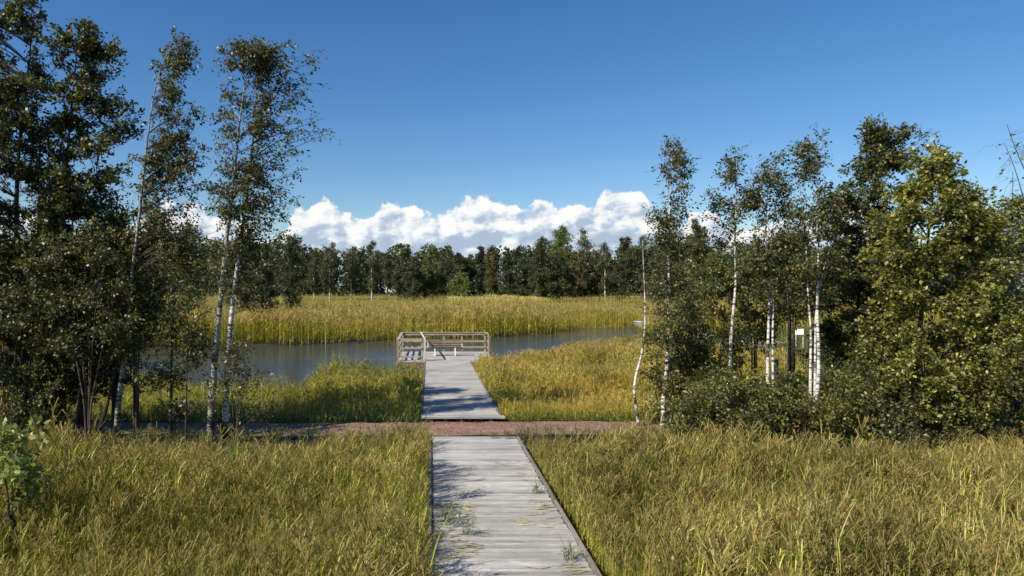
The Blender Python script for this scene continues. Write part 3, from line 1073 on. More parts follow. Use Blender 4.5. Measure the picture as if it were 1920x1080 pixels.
build_tree('birch_tree', 'white-trunked birch with long thin branches streaming right, nearest the pond gap', 'tree', 17.4,
           [[(424, 800), (429, 700), (435, 620), (443, 540), (453, 450), (463, 380), (472, 310), (480, 240), (490, 170), (508, 100)]],
           [(80, 500, 560), (100, 490, 588), (150, 485, 596), (190, 482, 606), (232, 480, 634), (262, 478, 612), (300, 470, 570), (350, 450, 560), (400, 440, 545), (460, 440, 560), (520, 440, 540), (570, 450, 520)],
           'birch', 0.048, 115, 4, 12, r0=0.078, barkm='birch_bark', seed=5, wind=0.75, depth_ratio=0.7, droop=0.45, lift=0.45, branch_r=0.9)
rr = random.Random(2)
build_tree('alder_tree', 'thin young alder with a crooked dark stem, left of the leaning birch foot', 'tree', 17.2,
           [[(178, 820), (196, 770), (212, 710), (226, 640), (238, 560)], [(140, 815), (146, 740), (152, 660), (150, 590)]],
           [(520, 140, 250), (560, 120, 275), (620, 130, 268), (680, 140, 240)], 'alder', 0.058, 75, 4, 14, r0=0.05, seed=6, bough=(4, 0.26))
build_tree('rowan_tree', 'young slim dark tree with a sparse crown, between the leaning birch and the birch pair', 'tree', 17.2,
           [[(319, 820), (321, 740), (322, 660), (325, 580), (330, 500)]], [(440, 318, 345), (480, 300, 365), (540, 292, 385), (600, 300, 390), (650, 280, 385), (700, 262, 382), (750, 285, 365), (775, 300, 350)],
           'birch', 0.055, 105, 4, 9, r0=0.045, seed=7, bough=(4, 0.26))
build_tree('rowan_tree', 'thin sapling with a straight bare lower stem, just left of the birch pair', 'tree', 16.9,
           [[(350, 815), (352, 740), (354, 660), (357, 570)]], [(540, 340, 372), (590, 335, 388), (650, 335, 380), (690, 340, 372)],
           'birch', 0.05, 30, 4, 9, r0=0.028, seed=8)
shrub('alder_bush', 'big dark alder bush under the tallest tree at the left edge', 17.0, 20, 130, 430, 830, 'alder', 0.062, 170, 9, per_twig=15, stems=6)
shrub('alder_bush', 'dark alder bush with pale leaf tips around the second tree foot', 16.6, 165, 105, 420, 760, 'alder', 0.058, 85, 10, per_twig=12, stems=5, shape=[(0.0, 0.25), (0.15, 0.7), (0.4, 1.0), (0.65, 0.8), (0.78, 0.4)])
shrub('alder_bush', 'tall shaded alder bush behind the first two alders, right of the left edge', 18.6, 95, 105, 330, 800, 'alder', 0.06, 170, 13, per_twig=15, stems=5)
shrub('alder_bush', 'shaded alder bush between the second alder and the leaning birch', 18.3, 215, 70, 380, 690, 'alder', 0.058, 95, 14, per_twig=14, stems=5)
shrub('alder_bush', 'loose dark alder bush left of the leaning birch, above the path', 17.8, 255, 60, 440, 640, 'alder', 0.056, 60, 15, per_twig=12)
shrub('birch_sapling', 'low leafy birch sprouts at the foot of the white-trunked birch', 16.9, 440, 62, 640, 800, 'birch', 0.05, 34, 11, per_twig=9, cat='sapling')
shrub('willow_sapling', 'young broad-leaved willow with pale leaves at the lower left corner', 9.4, 24, 50, 800, 975, 'broad', 0.075, 17, 12, per_twig=7, cat='sapling', stems=4, twig_len=0.22, spread=0.03)

# right of the boardwalk
build_tree('birch_tree', 'narrow white birch with a pointed leafy top, leftmost full-crowned tree on the right', 'tree', 18.2,
           [[(1243, 800), (1247, 740), (1252, 680), (1256, 600), (1258, 540), (1254, 470), (1255, 400), (1257, 330), (1259, 278)]],
           [(270, 1253, 1264), (290, 1244, 1277), (318, 1232, 1284), (330, 1230, 1292), (370, 1236, 1290), (395, 1226, 1292), (425, 1216, 1288), (465, 1222, 1282), (520, 1230, 1290), (580, 1222, 1290), (640, 1205, 1275), (700, 1210, 1270)],
           'birch', 0.048, 150, 4, 12, r0=0.062, barkm='birch_bark', seed=21, bough=(4, 0.19), wind=0.2, depth_ratio=0.9)
build_tree('birch_sapling', 'bare white birch stem bent like a bow beside the gravel path', 'tree', 18.6,
           [[(1197, 800), (1192, 770), (1184, 730), (1188, 700), (1200, 668), (1205, 620), (1206, 560), (1204, 500), (1202, 450)]],
           [(440, 1190, 1212), (500, 1180, 1225), (560, 1165, 1230), (620, 1160, 1215), (660, 1170, 1212)],
           'birch', 0.045, 22, 2, 0, r0=0.042, barkm='birch_bark', seed=22, twig_len=0.5)
build_tree('birch_tree', 'slim white birch with a thin airy crown, between the pointed birch and the twin birch', 'tree', 19.0,
           [[(1366, 790), (1370, 700), (1372, 620), (1377, 540), (1375, 460), (1374, 390), (1377, 290)]],
           [(282, 1368, 1384), (305, 1352, 1400), (345, 1335, 1398), (385, 1318, 1392), (425, 1318, 1400), (470, 1345, 1400), (520, 1350, 1400)],
           'birch', 0.048, 62, 4, 10, r0=0.06, barkm='birch_bark', seed=23, bough=(3, 0.20), wind=-0.1, depth_ratio=0.8)
build_tree('birch_tree', 'white birch with two close stems and a rounded crown, centre of the right group', 'tree', 18.6,
           [[(1442, 800), (1443, 720), (1441, 640), (1444, 560), (1438, 490), (1434, 430), (1440, 360), (1447, 305)], [(1452, 790), (1449, 700), (1448, 620), (1452, 550), (1445, 480), (1452, 420), (1462, 350)]],
           [(292, 1432, 1462), (310, 1412, 1478), (345, 1400, 1480), (390, 1388, 1492), (440, 1378, 1492), (500, 1380, 1490), (560, 1395, 1480)],
           'birch', 0.048, 150, 4, 12, r0=0.050, barkm='birch_bark', seed=24, bough=(4, 0.22), wind=0.1)
build_tree('birch_tree', 'thin pale birch stem standing alone, left of the small white sign', 'tree', 20.5,
           [[(1478, 790), (1478, 700), (1480, 640), (1474, 580), (1470, 500), (1474, 430)]],
           [(410, 1466, 1482), (450, 1455, 1495), (500, 1450, 1500), (560, 1458, 1495)],
           'birch', 0.05, 35, 4, 10, r0=0.05, barkm='birch_bark_grey', seed=25)
build_tree('birch_tree', 'white birch forked low with a slanting side limb, beside the tall alder', 'tree', 18.0,
           [[(1517, 800), (1522, 720), (1526, 650), (1526, 600), (1531, 520), (1532, 450), (1530, 380), (1524, 270)], [(1522, 700), (1525, 620), (1519, 560), (1518, 480), (1514, 400), (1506, 340)],
            [(1528, 590), (1533, 560), (1546, 490), (1562, 450)]],
           [(264, 1516, 1532), (285, 1490, 1530), (320, 1500, 1532), (350, 1490, 1545), (390, 1484, 1570), (440, 1480, 1582), (500, 1480, 1580), (560, 1490, 1560)],
           'birch', 0.048, 145, 4, 12, r0=0.054, barkm='birch_bark', seed=26, bough=(4, 0.22), wind=0.0)
build_tree('alder_tree', 'tall dark alder with a bulging rounded head, tallest tree on the right', 'tree', 19.5,
           [[(1655, 800), (1652, 700), (1645, 600), (1640, 500), (1640, 420), (1648, 340), (1660, 260)], [(1600, 690), (1610, 580), (1612, 480), (1610, 400)]],
           [(237, 1640, 1682), (250, 1622, 1694), (272, 1604, 1694), (290, 1588, 1698), (312, 1592, 1672), (335, 1562, 1655), (365, 1556, 1660), (400, 1568, 1678), (450, 1552, 1690), (520, 1540, 1690), (600, 1545, 1680), (680, 1560, 1670)],
           'alder', 0.060, 330, 4, 20, r0=0.10, seed=27, bough=(6, 0.36), wind=0.2, depth_ratio=0.9)
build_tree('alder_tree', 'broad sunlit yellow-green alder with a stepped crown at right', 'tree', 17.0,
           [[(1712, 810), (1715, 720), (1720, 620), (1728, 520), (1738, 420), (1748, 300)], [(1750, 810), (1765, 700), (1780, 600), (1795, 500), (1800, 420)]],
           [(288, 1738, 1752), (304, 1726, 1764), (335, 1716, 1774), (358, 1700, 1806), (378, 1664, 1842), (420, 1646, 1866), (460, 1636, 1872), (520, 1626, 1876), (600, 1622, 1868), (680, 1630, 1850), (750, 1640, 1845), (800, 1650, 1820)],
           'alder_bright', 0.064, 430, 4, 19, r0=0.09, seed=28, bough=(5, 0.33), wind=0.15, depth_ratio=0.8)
build_tree('birch_tree', 'thin twiggy birch tip showing above the sunlit alder crown', 'tree', 22.0,
           [[(1724, 800), (1724, 600), (1726, 420), (1728, 330), (1726, 258)]], [(246, 1712, 1738), (268, 1708, 1746), (300, 1716, 1760), (330, 1725, 1768), (380, 1715, 1760)],
           'birch', 0.05, 30, 3, 7, r0=0.05, barkm='birch_bark_grey', seed=29)
build_tree('willow_tree', 'silvery grey-green willow at the right edge of the picture', 'tree', 18.5,
           [[(1915, 800), (1905, 680), (1900, 560), (1900, 470)], [(1950, 800), (1960, 640), (1955, 500)]],
           [(415, 1880, 1935), (440, 1862, 1970), (500, 1855, 1990), (580, 1868, 2000), (650, 1880, 1990)],
           'willow', 0.075, 130, 4, 18, r0=0.07, seed=30, bough=(4, 0.30), width=0.35)
build_tree('birch_tree', 'bare dead-topped birch leaning in from the right edge', 'tree', 17.0,
           [[(1975, 810), (1968, 640), (1955, 480), (1935, 350), (1908, 290), (1890, 232)], [(1962, 560), (1945, 440), (1925, 380), (1912, 330), (1892, 272)]],
           [(240, 1892, 1950), (280, 1880, 1960), (330, 1890, 1970), (380, 1905, 1975)],
           'birch', 0.05, 26, 3, 1, r0=0.06, barkm='twig', seed=31, twig_len=0.6, droop=0.6, wind=-0.4)
build_tree('alder_tree', 'dull olive tree with a bare pole top behind the silver willow', 'tree', 24.0,
           [[(1905, 790), (1905, 600), (1904, 480), (1907, 320)], [(1840, 780), (1845, 600), (1850, 450)]],
           [(365, 1890, 1930), (400, 1830, 1950), (440, 1810, 1980), (520, 1790, 1990), (600, 1790, 1990), (700, 1790, 1980)],
           'shrub', 0.075, 150, 4, 14, r0=0.07, seed=32, bough=(5, 0.34))
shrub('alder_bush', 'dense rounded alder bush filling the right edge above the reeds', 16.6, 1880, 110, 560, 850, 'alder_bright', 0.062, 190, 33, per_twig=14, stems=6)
shrub('alder_bush', 'dark alder bush under the sunlit alder, behind the reed tops', 16.8, 1700, 90, 700, 850, 'alder', 0.056, 90, 34, per_twig=13, stems=5)
shrub('alder_bush', 'low dark bush between the broad alder and the bush at the right edge', 16.9, 1790, 75, 730, 855, 'shrub', 0.055, 60, 35, per_twig=13)
shrub('birch_bush', 'leafy green bush at the foot of the forked birch', 18.7, 1570, 80, 690, 840, 'shrub', 0.055, 90, 36, per_twig=12, stems=5)
shrub('birch_bush', 'tall leafy bush around the twin-stemmed birch, speckled with pale leaves', 19.3, 1470, 80, 706, 840, 'shrub', 0.056, 95, 37, per_twig=12, stems=5)
shrub('birch_bush', 'large bush with dark hollows in front of the slim airy birch', 17.2, 1374, 80, 690, 850, 'shrub', 0.056, 110, 38, per_twig=12, stems=6)
shrub('birch_bush', 'bush of thin leafy twigs right of the pointed birch', 19.0, 1310, 66, 630, 830, 'birch', 0.054, 95, 39, per_twig=11, stems=5)
shrub('birch_bush', 'low fresh green bush hiding the foot of the twin-stemmed birch', 17.1, 1450, 62, 735, 850, 'shrub', 0.055, 60, 47, per_twig=12, stems=5)
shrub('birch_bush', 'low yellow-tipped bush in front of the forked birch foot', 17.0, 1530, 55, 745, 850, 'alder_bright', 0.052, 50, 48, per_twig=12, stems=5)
shrub('birch_bush', 'low leafy bush between the pointed birch and the slim airy birch, above the reeds', 17.2, 1302, 55, 715, 850, 'shrub', 0.055, 65, 49, per_twig=12, stems=5)
shrub('alder_bush', 'deep green bush under the tall alder with a bulging head', 17.4, 1618, 62, 660, 850, 'shrub', 0.058, 85, 50, per_twig=12, stems=5)
shrub('birch_bush', 'ragged low bush beside the foot of the pointed birch', 18.9, 1250, 46, 690, 825, 'shrub', 0.052, 50, 40, per_twig=11)
shrub('birch_sapling', 'tall leafy sapling clump behind the slim airy birch, yellow leaves on top', 21.0, 1340, 70, 470, 720, 'shrub', 0.06, 150, 41, per_twig=12, stems=5, cat='sapling')
shrub('birch_sapling', 'leafy sapling clump between the twin birch and the forked birch', 23.0, 1486, 56, 440, 600, 'birch', 0.06, 110, 42, per_twig=11, cat='sapling')
shrub('birch_sapling', 'airy sapling clump left of the twin birch, pond reeds behind it', 22.0, 1415, 45, 480, 640, 'shrub', 0.06, 85, 43, per_twig=11, cat='sapling')
shrub('alder_bush', 'shaded dark bush behind the forked birch, left of the tall alder', 21.0, 1590, 70, 480, 800, 'shrub', 0.06, 105, 44, per_twig=13, stems=5)
shrub('willow_bush', 'pale grey-leaved willow bush between the forked birch and the tall alder', 19.6, 1612, 38, 490, 620, 'willow', 0.06, 28, 45, per_twig=9, width=0.4)
shrub('birch_sapling', 'leafy sprouts around the pointed birch at pond height', 19.2, 1280, 44, 560, 700, 'shrub', 0.055, 60, 46, per_twig=11, cat='sapling')

LEAF_K = 1.0
# ------------------------------------------------------------------ the wood beyond the pond
def far_tree(name, label, d, cx, top, half, kind, leaf, seed, pale=False, base=None, group=None, n=1.0):
    rr_ = random.Random(seed)
    X = (cx - CX) / F * d
    gz_ = float(ground_z(X, d))
    base_y = CY + (CAMZ - gz_) * F / d
    h = base_y - top
    if kind == 'birch':
        shape = [(0.0, 0.12), (0.07, 0.5), (0.16, 0.72), (0.3, 0.95), (0.45, 1.0), (0.6, 0.9), (0.75, 0.6), (0.86, 0.25)]
    elif kind == 'spruce':
        shape = [(0.0, 0.03), (0.2, 0.25), (0.4, 0.48), (0.6, 0.70), (0.8, 0.9), (0.95, 1.0)]
    elif kind == 'bush':
        shape = [(0.0, 0.3), (0.12, 0.7), (0.35, 1.0), (0.7, 1.0), (0.97, 0.8)]
    else:
        shape = [(0.0, 0.2), (0.08, 0.55), (0.2, 0.82), (0.4, 1.0), (0.65, 1.0), (0.85, 0.85), (0.97, 0.6)]
    env = []
    tps, wds = [q[0] for q in shape], [q[1] for q in shape]
    for tp in np.linspace(0, tps[-1], 13):
        wd = float(np.interp(tp, tps, wds))
        jit = 0.12 if kind == 'spruce' else 0.42
        j1, j2 = rr_.uniform(1 - jit, 1 + jit), rr_.uniform(1 - jit, 1 + jit)
        env.append((top + tp * h, cx - half * wd * j1, cx + half * wd * j2))
    lean = rr_.uniform(-4, 4)
    st = [[(cx + lean * 0.4, base_y), (cx, base_y - 0.35 * h), (cx + lean, base_y - 0.7 * h), (cx + lean, top + 0.03 * h)]]
    sc = d / 135.0
    area = (half * 2 * sc / 10) * (h * sc / 10)
    wispy = kind == 'birch'
    rg_ = np.random.default_rng(seed + 5000)
    px_m = d / F
    tps = np.array([q[0] for q in shape])
    wds = np.array([q[1] for q in shape])
    hm, hw = h * px_m, half * px_m
    topz = gz_ + hm
    cen = []
    if kind == 'spruce':
        for k in range(int(26 * n)):
            tp = rg_.uniform(0.03, 0.95) ** 0.8
            r = hw * np.interp(tp, tps, wds)
            a = rg_.uniform(0, 2 * pi)
            for q in range(3):
                u = rg_.uniform(0.25, 1.0)
                cen.append((X + r * u * cos(a), d + r * u * sin(a), topz - 0.4 - tp * (hm - 0.6) - 0.25 * u * r))
    else:
        # a crown of separate boughs at their own heights, the highest ones thin
        nb = int(n * (11 + 5 * min(2.0, area)))
        low = 0.80 if wispy else 0.94
        for k in range(nb):
            tp = 0.02 + (low - 0.02) * ((k + rg_.uniform(0.0, 1.0)) / nb)
            wl = hw * float(np.interp(tp, tps, wds))
            a = rg_.uniform(0, 2 * pi)
            rad = wl * rg_.uniform(0.15, 0.95)
            bx, by, bz = X + rad * cos(a) + lean * px_m * (1 - tp), d + rad * sin(a), topz - 0.55 - tp * (hm - 0.55)
            rb = max(0.28, hw * rg_.uniform(0.22, 0.46) * (0.55 if tp < 0.12 else 1.0))
            m_c = int((5 if wispy else 8) * max(0.6, min(2.2, (rb / 0.8) ** 1.5))) + 2
            for q in range(m_c):
                v_ = rg_.normal(0, 1, 3)
                v_ /= np.linalg.norm(v_)
                v_ *= rb * rg_.uniform(0.35, 1.0) * np.array((1.0, 1.0, 0.75))
                cen.append((bx + v_[0], by + v_[1], bz + v_[2]))
    cen = np.array(cen)
    cen[:, 2] = np.maximum(cen[:, 2], gz_ + 0.35)
    return build_tree(name, label, 'tree' if kind != 'bush' else 'bush', d, st, env, leaf, (0.19 if wispy else 0.20) * sc ** 0.6, len(cen), 4, 9 if wispy else 13,
                      r0=0.15 if kind != 'bush' else 0.08, barkm='birch_bark' if pale else 'alder_bark', seed=seed, wind=0.12, droop=0.45,
                      twig_len=(0.55 if wispy else 0.5) * sc ** 0.5, sides=6, spread=0.12 * sc ** 0.5, branch_r=1.2, show_twigs=wispy, group=group,
                      lift=0.5 if kind != 'spruce' else -0.2, centres=cen)


G = 'trees along the far edge of the reed bed'
FT = [
    # depth, px, top, half width, kind, leaf, pale trunk, name, label
    (128, 588, 462, 17, 'birch', 'far_dark', True, 'birch_tree', 'small dark birch at the left end of the far wood, beside the near birch crown'),
    (126, 618, 449, 20, 'birch', 'far_dark', True, 'birch_tree', 'pointed birch with two pale stems near the left end of the far wood'),
    (130, 658, 454, 20, 'birch', 'far_dark', True, 'birch_tree', 'airy rounded birch left of the tallest pointed birch in the far wood'),
    (127, 697, 445, 21, 'birch', 'far_dark', True, 'birch_tree', 'tall pointed dark birch just left of the white building in the far wood'),
    (140, 727, 468, 13, 'birch', 'far_dark', False, 'alder_tree', 'low dark tree right above the white building in the far wood'),
    (132, 754, 459, 15, 'dense', 'far_dark', False, 'alder_tree', 'narrow dark tree right of the white building in the far wood'),
    (124, 776, 476, 20, 'dense', 'far_dark', False, 'alder_tree', 'rounded dark tree with foliage to the ground above the dock railing corner'),
    (138, 812, 458, 20, 'dense', 'far_green', False, 'birch_tree', 'lighter green domed tree straight above the bench'),
    (126, 806, 492, 20, 'dense', 'far_olive', False, 'alder_tree', 'low brownish tree in front of the domed green tree'),
    (127, 838, 456, 16, 'birch', 'far_dark', True, 'birch_tree', 'birch with one long pale bare trunk above the bench'),
    (133, 856, 468, 17, 'dense', 'far_dark', False, 'alder_tree', 'dark tree filling the gap between the long-trunked birch and the round olive-green bush'),
    (122, 868, 506, 18, 'bush', 'far_green', False, 'willow_bush', 'round olive-green bush at the reed edge, lowest of the far wood'),
    (136, 876, 472, 18, 'dense', 'far_dark', False, 'alder_tree', 'dark tree rising just behind the round olive-green bush'),
    (134, 902, 456, 10, 'dense', 'needle', False, 'spruce_tree', 'narrow blackish spruce with a blunt head, right of the olive-green bush'),
    (130, 926, 457, 18, 'dense', 'far_olive', False, 'alder_tree', 'brownish dark tree between the blunt spruce and the pointed spruce'),
    (128, 950, 468, 15, 'dense', 'far_dark', False, 'alder_tree', 'green-grey tree close to the left of the pointed spruce'),
    (140, 970, 456, 14, 'spruce', 'needle', False, 'spruce_tree', 'pointed spruce whose sharp tip shows against the cloud'),
    (124, 984, 478, 19, 'dense', 'far_dark', False, 'alder_tree', 'bushy dark tree in front of the pointed spruce'),
    (120, 1014, 438, 25, 'dense', 'far_dark', False, 'alder_tree', 'large blackish dense tree left of the tall pale green one'),
    (140, 1052, 418, 30, 'dense', 'far_green', False, 'aspen_tree', 'tallest pale green tree in the middle of the far wood'),
    (119, 1042, 474, 18, 'dense', 'far_dark', False, 'alder_tree', 'black-green bushy tree below the tall pale green one'),
    (132, 1092, 424, 20, 'birch', 'far_olive', True, 'birch_tree', 'thin-topped twiggy birch right of the tall pale green tree'),
    (122, 1084, 470, 22, 'dense', 'far_olive', True, 'birch_tree', 'brown-olive tree with two pale bare stems under the twiggy birch'),
    (130, 1134, 447, 17, 'birch', 'far_olive', True, 'birch_tree', 'sparse birch with a white stem between the twiggy birch and the broad dark tree'),
    (118, 1168, 436, 23, 'dense', 'far_dark', False, 'alder_tree', 'broad dark green tree left of the thin sapling poles'),
    (118, 1206, 434, 18, 'birch', 'far_dark', False, 'birch_tree', 'dark tree with a ragged top behind the bent bare birch'),
    (104, 1238, 474, 27, 'dense', 'far_olive', False, 'alder_tree', 'low olive tree right behind the narrow pointed birch'),
    (92, 1305, 404, 34, 'dense', 'far_olive', False, 'alder_tree', 'dark domed tree between the pointed birch and the slim airy birch'),
    (96, 1350, 440, 26, 'birch', 'far_dark', False, 'birch_tree', 'drooping tree just left of the slim airy birch in the background'),
    (88, 1408, 450, 34, 'dense', 'far_dark', False, 'alder_tree', 'dark background tree left of the twin-stemmed birch'),
    (84, 1475, 430, 34, 'dense', 'far_olive', False, 'alder_tree', 'background tree between the twin birch and the forked birch'),
    (78, 1560, 440, 42, 'dense', 'far_dark', False, 'alder_tree', 'dark background tree right of the forked birch'),
    (76, 1690, 430, 60, 'dense', 'far_dark', False, 'alder_tree', 'background tree in the gap between the tall and the sunlit alders'),
    (76, 1850, 440, 60, 'dense', 'far_dark', False, 'alder_tree', 'background tree behind the bushes at the right edge'),
    (74, 548, 436, 26, 'dense', 'far_dark', False, 'alder_tree', 'dark rounded tree right behind the white-trunked birch'),
    (82, 500, 448, 26, 'dense', 'far_dark', False, 'alder_tree', 'dark tree standing between the birch pair and the far wood'),
    (80, 450, 440, 30, 'dense', 'far_dark', False, 'alder_tree', 'background tree straight behind the birch pair'),
    (62, 352, 408, 44, 'dense', 'far_green', False, 'birch_tree', 'greener rounded tree seen through the gap left of the birch pair'),
    (70, 290, 440, 36, 'dense', 'far_dark', False, 'alder_tree', 'background tree behind the leaning birch'),
    (66, 190, 400, 60, 'dense', 'far_dark', False, 'alder_tree', 'background tree behind the second dark alder'),
    (66, 60, 410, 60, 'dense', 'far_dark', False, 'alder_tree', 'background tree behind the tall alder at the left edge'),
]
for i, (d, x, tp, hf, kd, lf, pale, nm, lb) in enumerate(FT):
    far_tree(nm, lb, d, x, tp, hf * (1.0 if kd == 'spruce' else 1.25), kd, lf, 100 + i, pale, group=G, n=1.3 if kd == 'birch' else 1.75)

# the depth of the wood behind that row: one dark mass
rng = np.random.default_rng(77)
wb = MB()
LP = []
for k in range(420):
    d = rng.uniform(146, 190)
    cx = rng.uniform(-300, 2250)
    if 714 < cx < 742:                                       # trees stand behind the building there
        d = rng.uniform(202, 216)
    X = (cx - CX) / F * d
    gz_ = float(ground_z(X, d))
    h = rng.uniform(8.2, 11.0) if 560 < cx < 1240 else rng.uniform(9, 13)
    r = rng.uniform(2.0, 3.2)
    n_ = 620 if d < 200 else 1500
    z = rng.uniform(0, 1, n_) ** 0.85
    rad = r * np.sqrt(np.clip(1 - np.abs(z * 1.7 - 0.7) ** 2.2 * 0.6, 0.05, 1)) * rng.uniform(0.3, 1, n_) ** 0.5
    th = rng.uniform(0, 2 * pi, n_)
    LP.append(np.stack([X + rad * np.cos(th), d + rad * np.sin(th), gz_ + z * h], 1))
    wb.tube([(X, d, gz_ - 0.1), (X, d, gz_ + h * 0.5), (X + 0.2, d, gz_ + h * 0.9)], (0.16, 0.12, 0.04), 5, 1)
LP = np.concatenate(LP)
v, f = leaf_quads(LP, rng.normal(0, 1, LP.shape), 0.62, rng, width=0.8)
wb.add(v, f, 0)
tag(wb.build('distant_wood', [M['far_dark'], M['alder_bark']]), 'dark wood filling the distance behind the front row of trees', 'wood', kind='stuff')


# ------------------------------------------------------------------ reeds and grass
def ribbon(mb_v, mb_f, mb_m, pts, wid, mat_i, side):
    n_ = len(pts)
    base_i = sum(len(x) for x in mb_v)
    vv_ = []
    for i, p_ in enumerate(pts):
        w_ = wid[i] * 0.5
        vv_.append(p_ - side * w_)
        vv_.append(p_ + side * w_)
    mb_v.append(np.array(vv_))
    for i in range(n_ - 1):
        a = base_i + 2 * i
        mb_f.append((a, a + 1, a + 3, a + 2))
        mb_m.append(mat_i)


def reed_proto(rng, h=1.1, nleaf=6, leaf_l=0.38, leaf_w=0.013, stem_w=0.007, panicle=True, npan=9, wind=0.5, lean=0.12, mats=(0, 1, 2), dry=0.25, seg=3, pan_l=0.16, upright=1.0):
    """One stem with its leaves and its plume; returns vertices, quads, material numbers."""
    V, Fq, Mi = [], [], []
    az_ = rng.uniform(0, 2 * pi)
    ln_ = np.array((cos(az_) * lean * 0.6 + lean * wind, sin(az_) * lean * 0.6, 0)) * h
    tops = [np.array((0, 0, 0.0)), ln_ * 0.2 + (0, 0, h * 0.45), ln_ * 0.55 + (0, 0, h * 0.8), ln_ + (0, 0, h)]

    def at(u):
        u *= 3
        i = min(2, int(u))
        return tops[i] + (tops[i + 1] - tops[i]) * (u - i)
    a2 = rng.uniform(0, pi)
    ribbon(V, Fq, Mi, tops, [stem_w, stem_w, stem_w * 0.8, stem_w * 0.5], mats[1] if rng.uniform() < dry * 1.6 else mats[0], np.array((cos(a2), sin(a2), 0)))
    for k in range(nleaf):
        u = rng.uniform(0.12, 0.93)
        p0 = at(u)
        th = rng.uniform(0, 2 * pi)
        dr = np.array((cos(th) + wind, sin(th), 0))
        dr /= np.linalg.norm(dr) + 1e-6
        L = leaf_l * rng.uniform(0.6, 1.3)
        up = rng.uniform(0.5, 1.1)
        sag = rng.uniform(0.1, 0.75) if rng.uniform() < 0.75 else rng.uniform(0.8, 1.4)
        reach = rng.uniform(0.35, 0.85) * upright
        pts_ = []
        wd_ = []
        for s_ in np.linspace(0, 1, seg + 1):
            pts_.append(p0 + dr * L * s_ * reach + np.array((0, 0, L * (up * s_ - sag * s_ * s_))))
            wd_.append(leaf_w * rng.uniform(0.8, 1.2) * (1.0 - 0.85 * s_ ** 1.6))
        side = np.array((-dr[1], dr[0], rng.uniform(-0.5, 0.5)))
        side /= np.linalg.norm(side)
        ribbon(V, Fq, Mi, pts_, wd_, mats[1] if rng.uniform() < dry else mats[0], side)
    if panicle:
        tp = tops[-1]
        for k in range(npan):
            th = rng.uniform(0, 2 * pi)
            dr = np.array((cos(th) * 0.45 + 0.55 * wind, sin(th) * 0.45, rng.uniform(0.35, 1.0)))
            dr /= np.linalg.norm(dr)
            L = pan_l * rng.uniform(0.5, 1.2)
            p0 = tp - np.array((0, 0, rng.uniform(0, pan_l * 0.9)))
            p1 = p0 + dr * L
            p2 = p1 + np.array((dr[0] * 0.3 * L + 0.1 * wind * L, dr[1] * 0.3 * L, -0.25 * L))
            th2 = rng.uniform(0, pi)
            ribbon(V, Fq, Mi, [p0, p1, p2], [0.005, 0.010 * (leaf_w / 0.0095) ** 0.82, 0.004], mats[2], np.array((cos(th2), sin(th2), 0.2)))
    return np.concatenate(V), np.array(Fq, np.int32), np.array(Mi, np.int32)


def scatter(protos, X, Y, rng, smin=0.8, smax=1.2, turn=0.7, zoff=0.0, scale=None):
    mb_ = MB()
    Z = ground_z(X, Y) + zoff
    which = rng.integers(0, len(protos), len(X))
    for k, (v, f, m) in enumerate(protos):
        idx = np.where(which == k)[0]
        if not len(idx):
            continue
        a = rng.uniform(-turn, turn, len(idx))
        s = rng.uniform(smin, smax, len(idx))
        if scale is not None:
            s = s * scale[idx]
        c, sn = np.cos(a)[:, None], np.sin(a)[:, None]
        x = (v[None, :, 0] * c - v[None, :, 1] * sn) * s[:, None] + X[idx][:, None]
        y = (v[None, :, 0] * sn + v[None, :, 1] * c) * s[:, None] + Y[idx][:, None]
        z = v[None, :, 2] * s[:, None] + Z[idx][:, None]
        P_ = np.stack([x, y, z], -1).reshape(-1, 3)
        f_ = (f[None] + (np.arange(len(idx)) * len(v))[:, None, None]).reshape(-1, 4)
        mb_.add(P_, f_, np.tile(m, len(idx)))
    return mb_


def field(rng, n, x0, x1, y0, y1, keep):
    X, Y = rng.uniform(x0, x1, n), rng.uniform(y0, y1, n)
    k = keep(X, Y)
    return X[k], Y[k]


def clump(X, Y, f1=0.55, f2=1.7, ph=0.0):
    return 0.5 + 0.25 * np.sin(X * f1 + ph + 1.3 * np.sin(Y * f1 * 0.8)) + 0.25 * np.sin(Y * f2 * 0.7 + ph + 1.1 * np.sin(X * f2 * 0.6))


rng = np.random.default_rng(3)
def near_set(pan):
    return [reed_proto(rng, h=rng.uniform(0.8, 1.2), nleaf=int(rng.integers(6, 10)), leaf_l=0.33, leaf_w=0.0082, stem_w=0.0066, wind=0.22, lean=0.08, npan=13, upright=0.62, panicle=rng.uniform() < pan, dry=0.2, pan_l=0.16) for _ in range(36)]
near_left, near_right = near_set(0.36), near_set(0.24)
near_mats = [M['blade'], M['straw'], M['panicle']]


def in_view(X, Y, m=1.2):
    return (X > (-60 - CX) / F * Y - m) & (X < (1980 - CX) / F * Y + m)


def gaps(X, Y):
    g_ = 0.5 + 0.5 * np.sin(X * 6.1 + 2.0 * np.sin(Y * 3.3)) * np.sin(Y * 5.3 + 2.0 * np.sin(X * 2.9))
    return rng.uniform(0, 1, len(X)) < 0.18 + 0.95 * g_


def near_scale(X, Y):
    px = CX + X / Y * F
    keep_high = sstep(560, 640, px) * (1 - sstep(800, 840, px))
    tall = np.where(rng.uniform(0, 1, len(X)) < 0.08, 1.18, 1.0)
    tall = tall * np.where((X > -0.75) & (X < 0.0) & (Y < 14.0), 1.2, 1.0)      # ranker growth along the boardwalk
    return tall * np.clip(0.74 + 0.50 * clump(X, Y), 0.45, 1.35) * (1 - (0.42 - 0.3 * keep_high) * sstep(12.0, 15.6, Y))


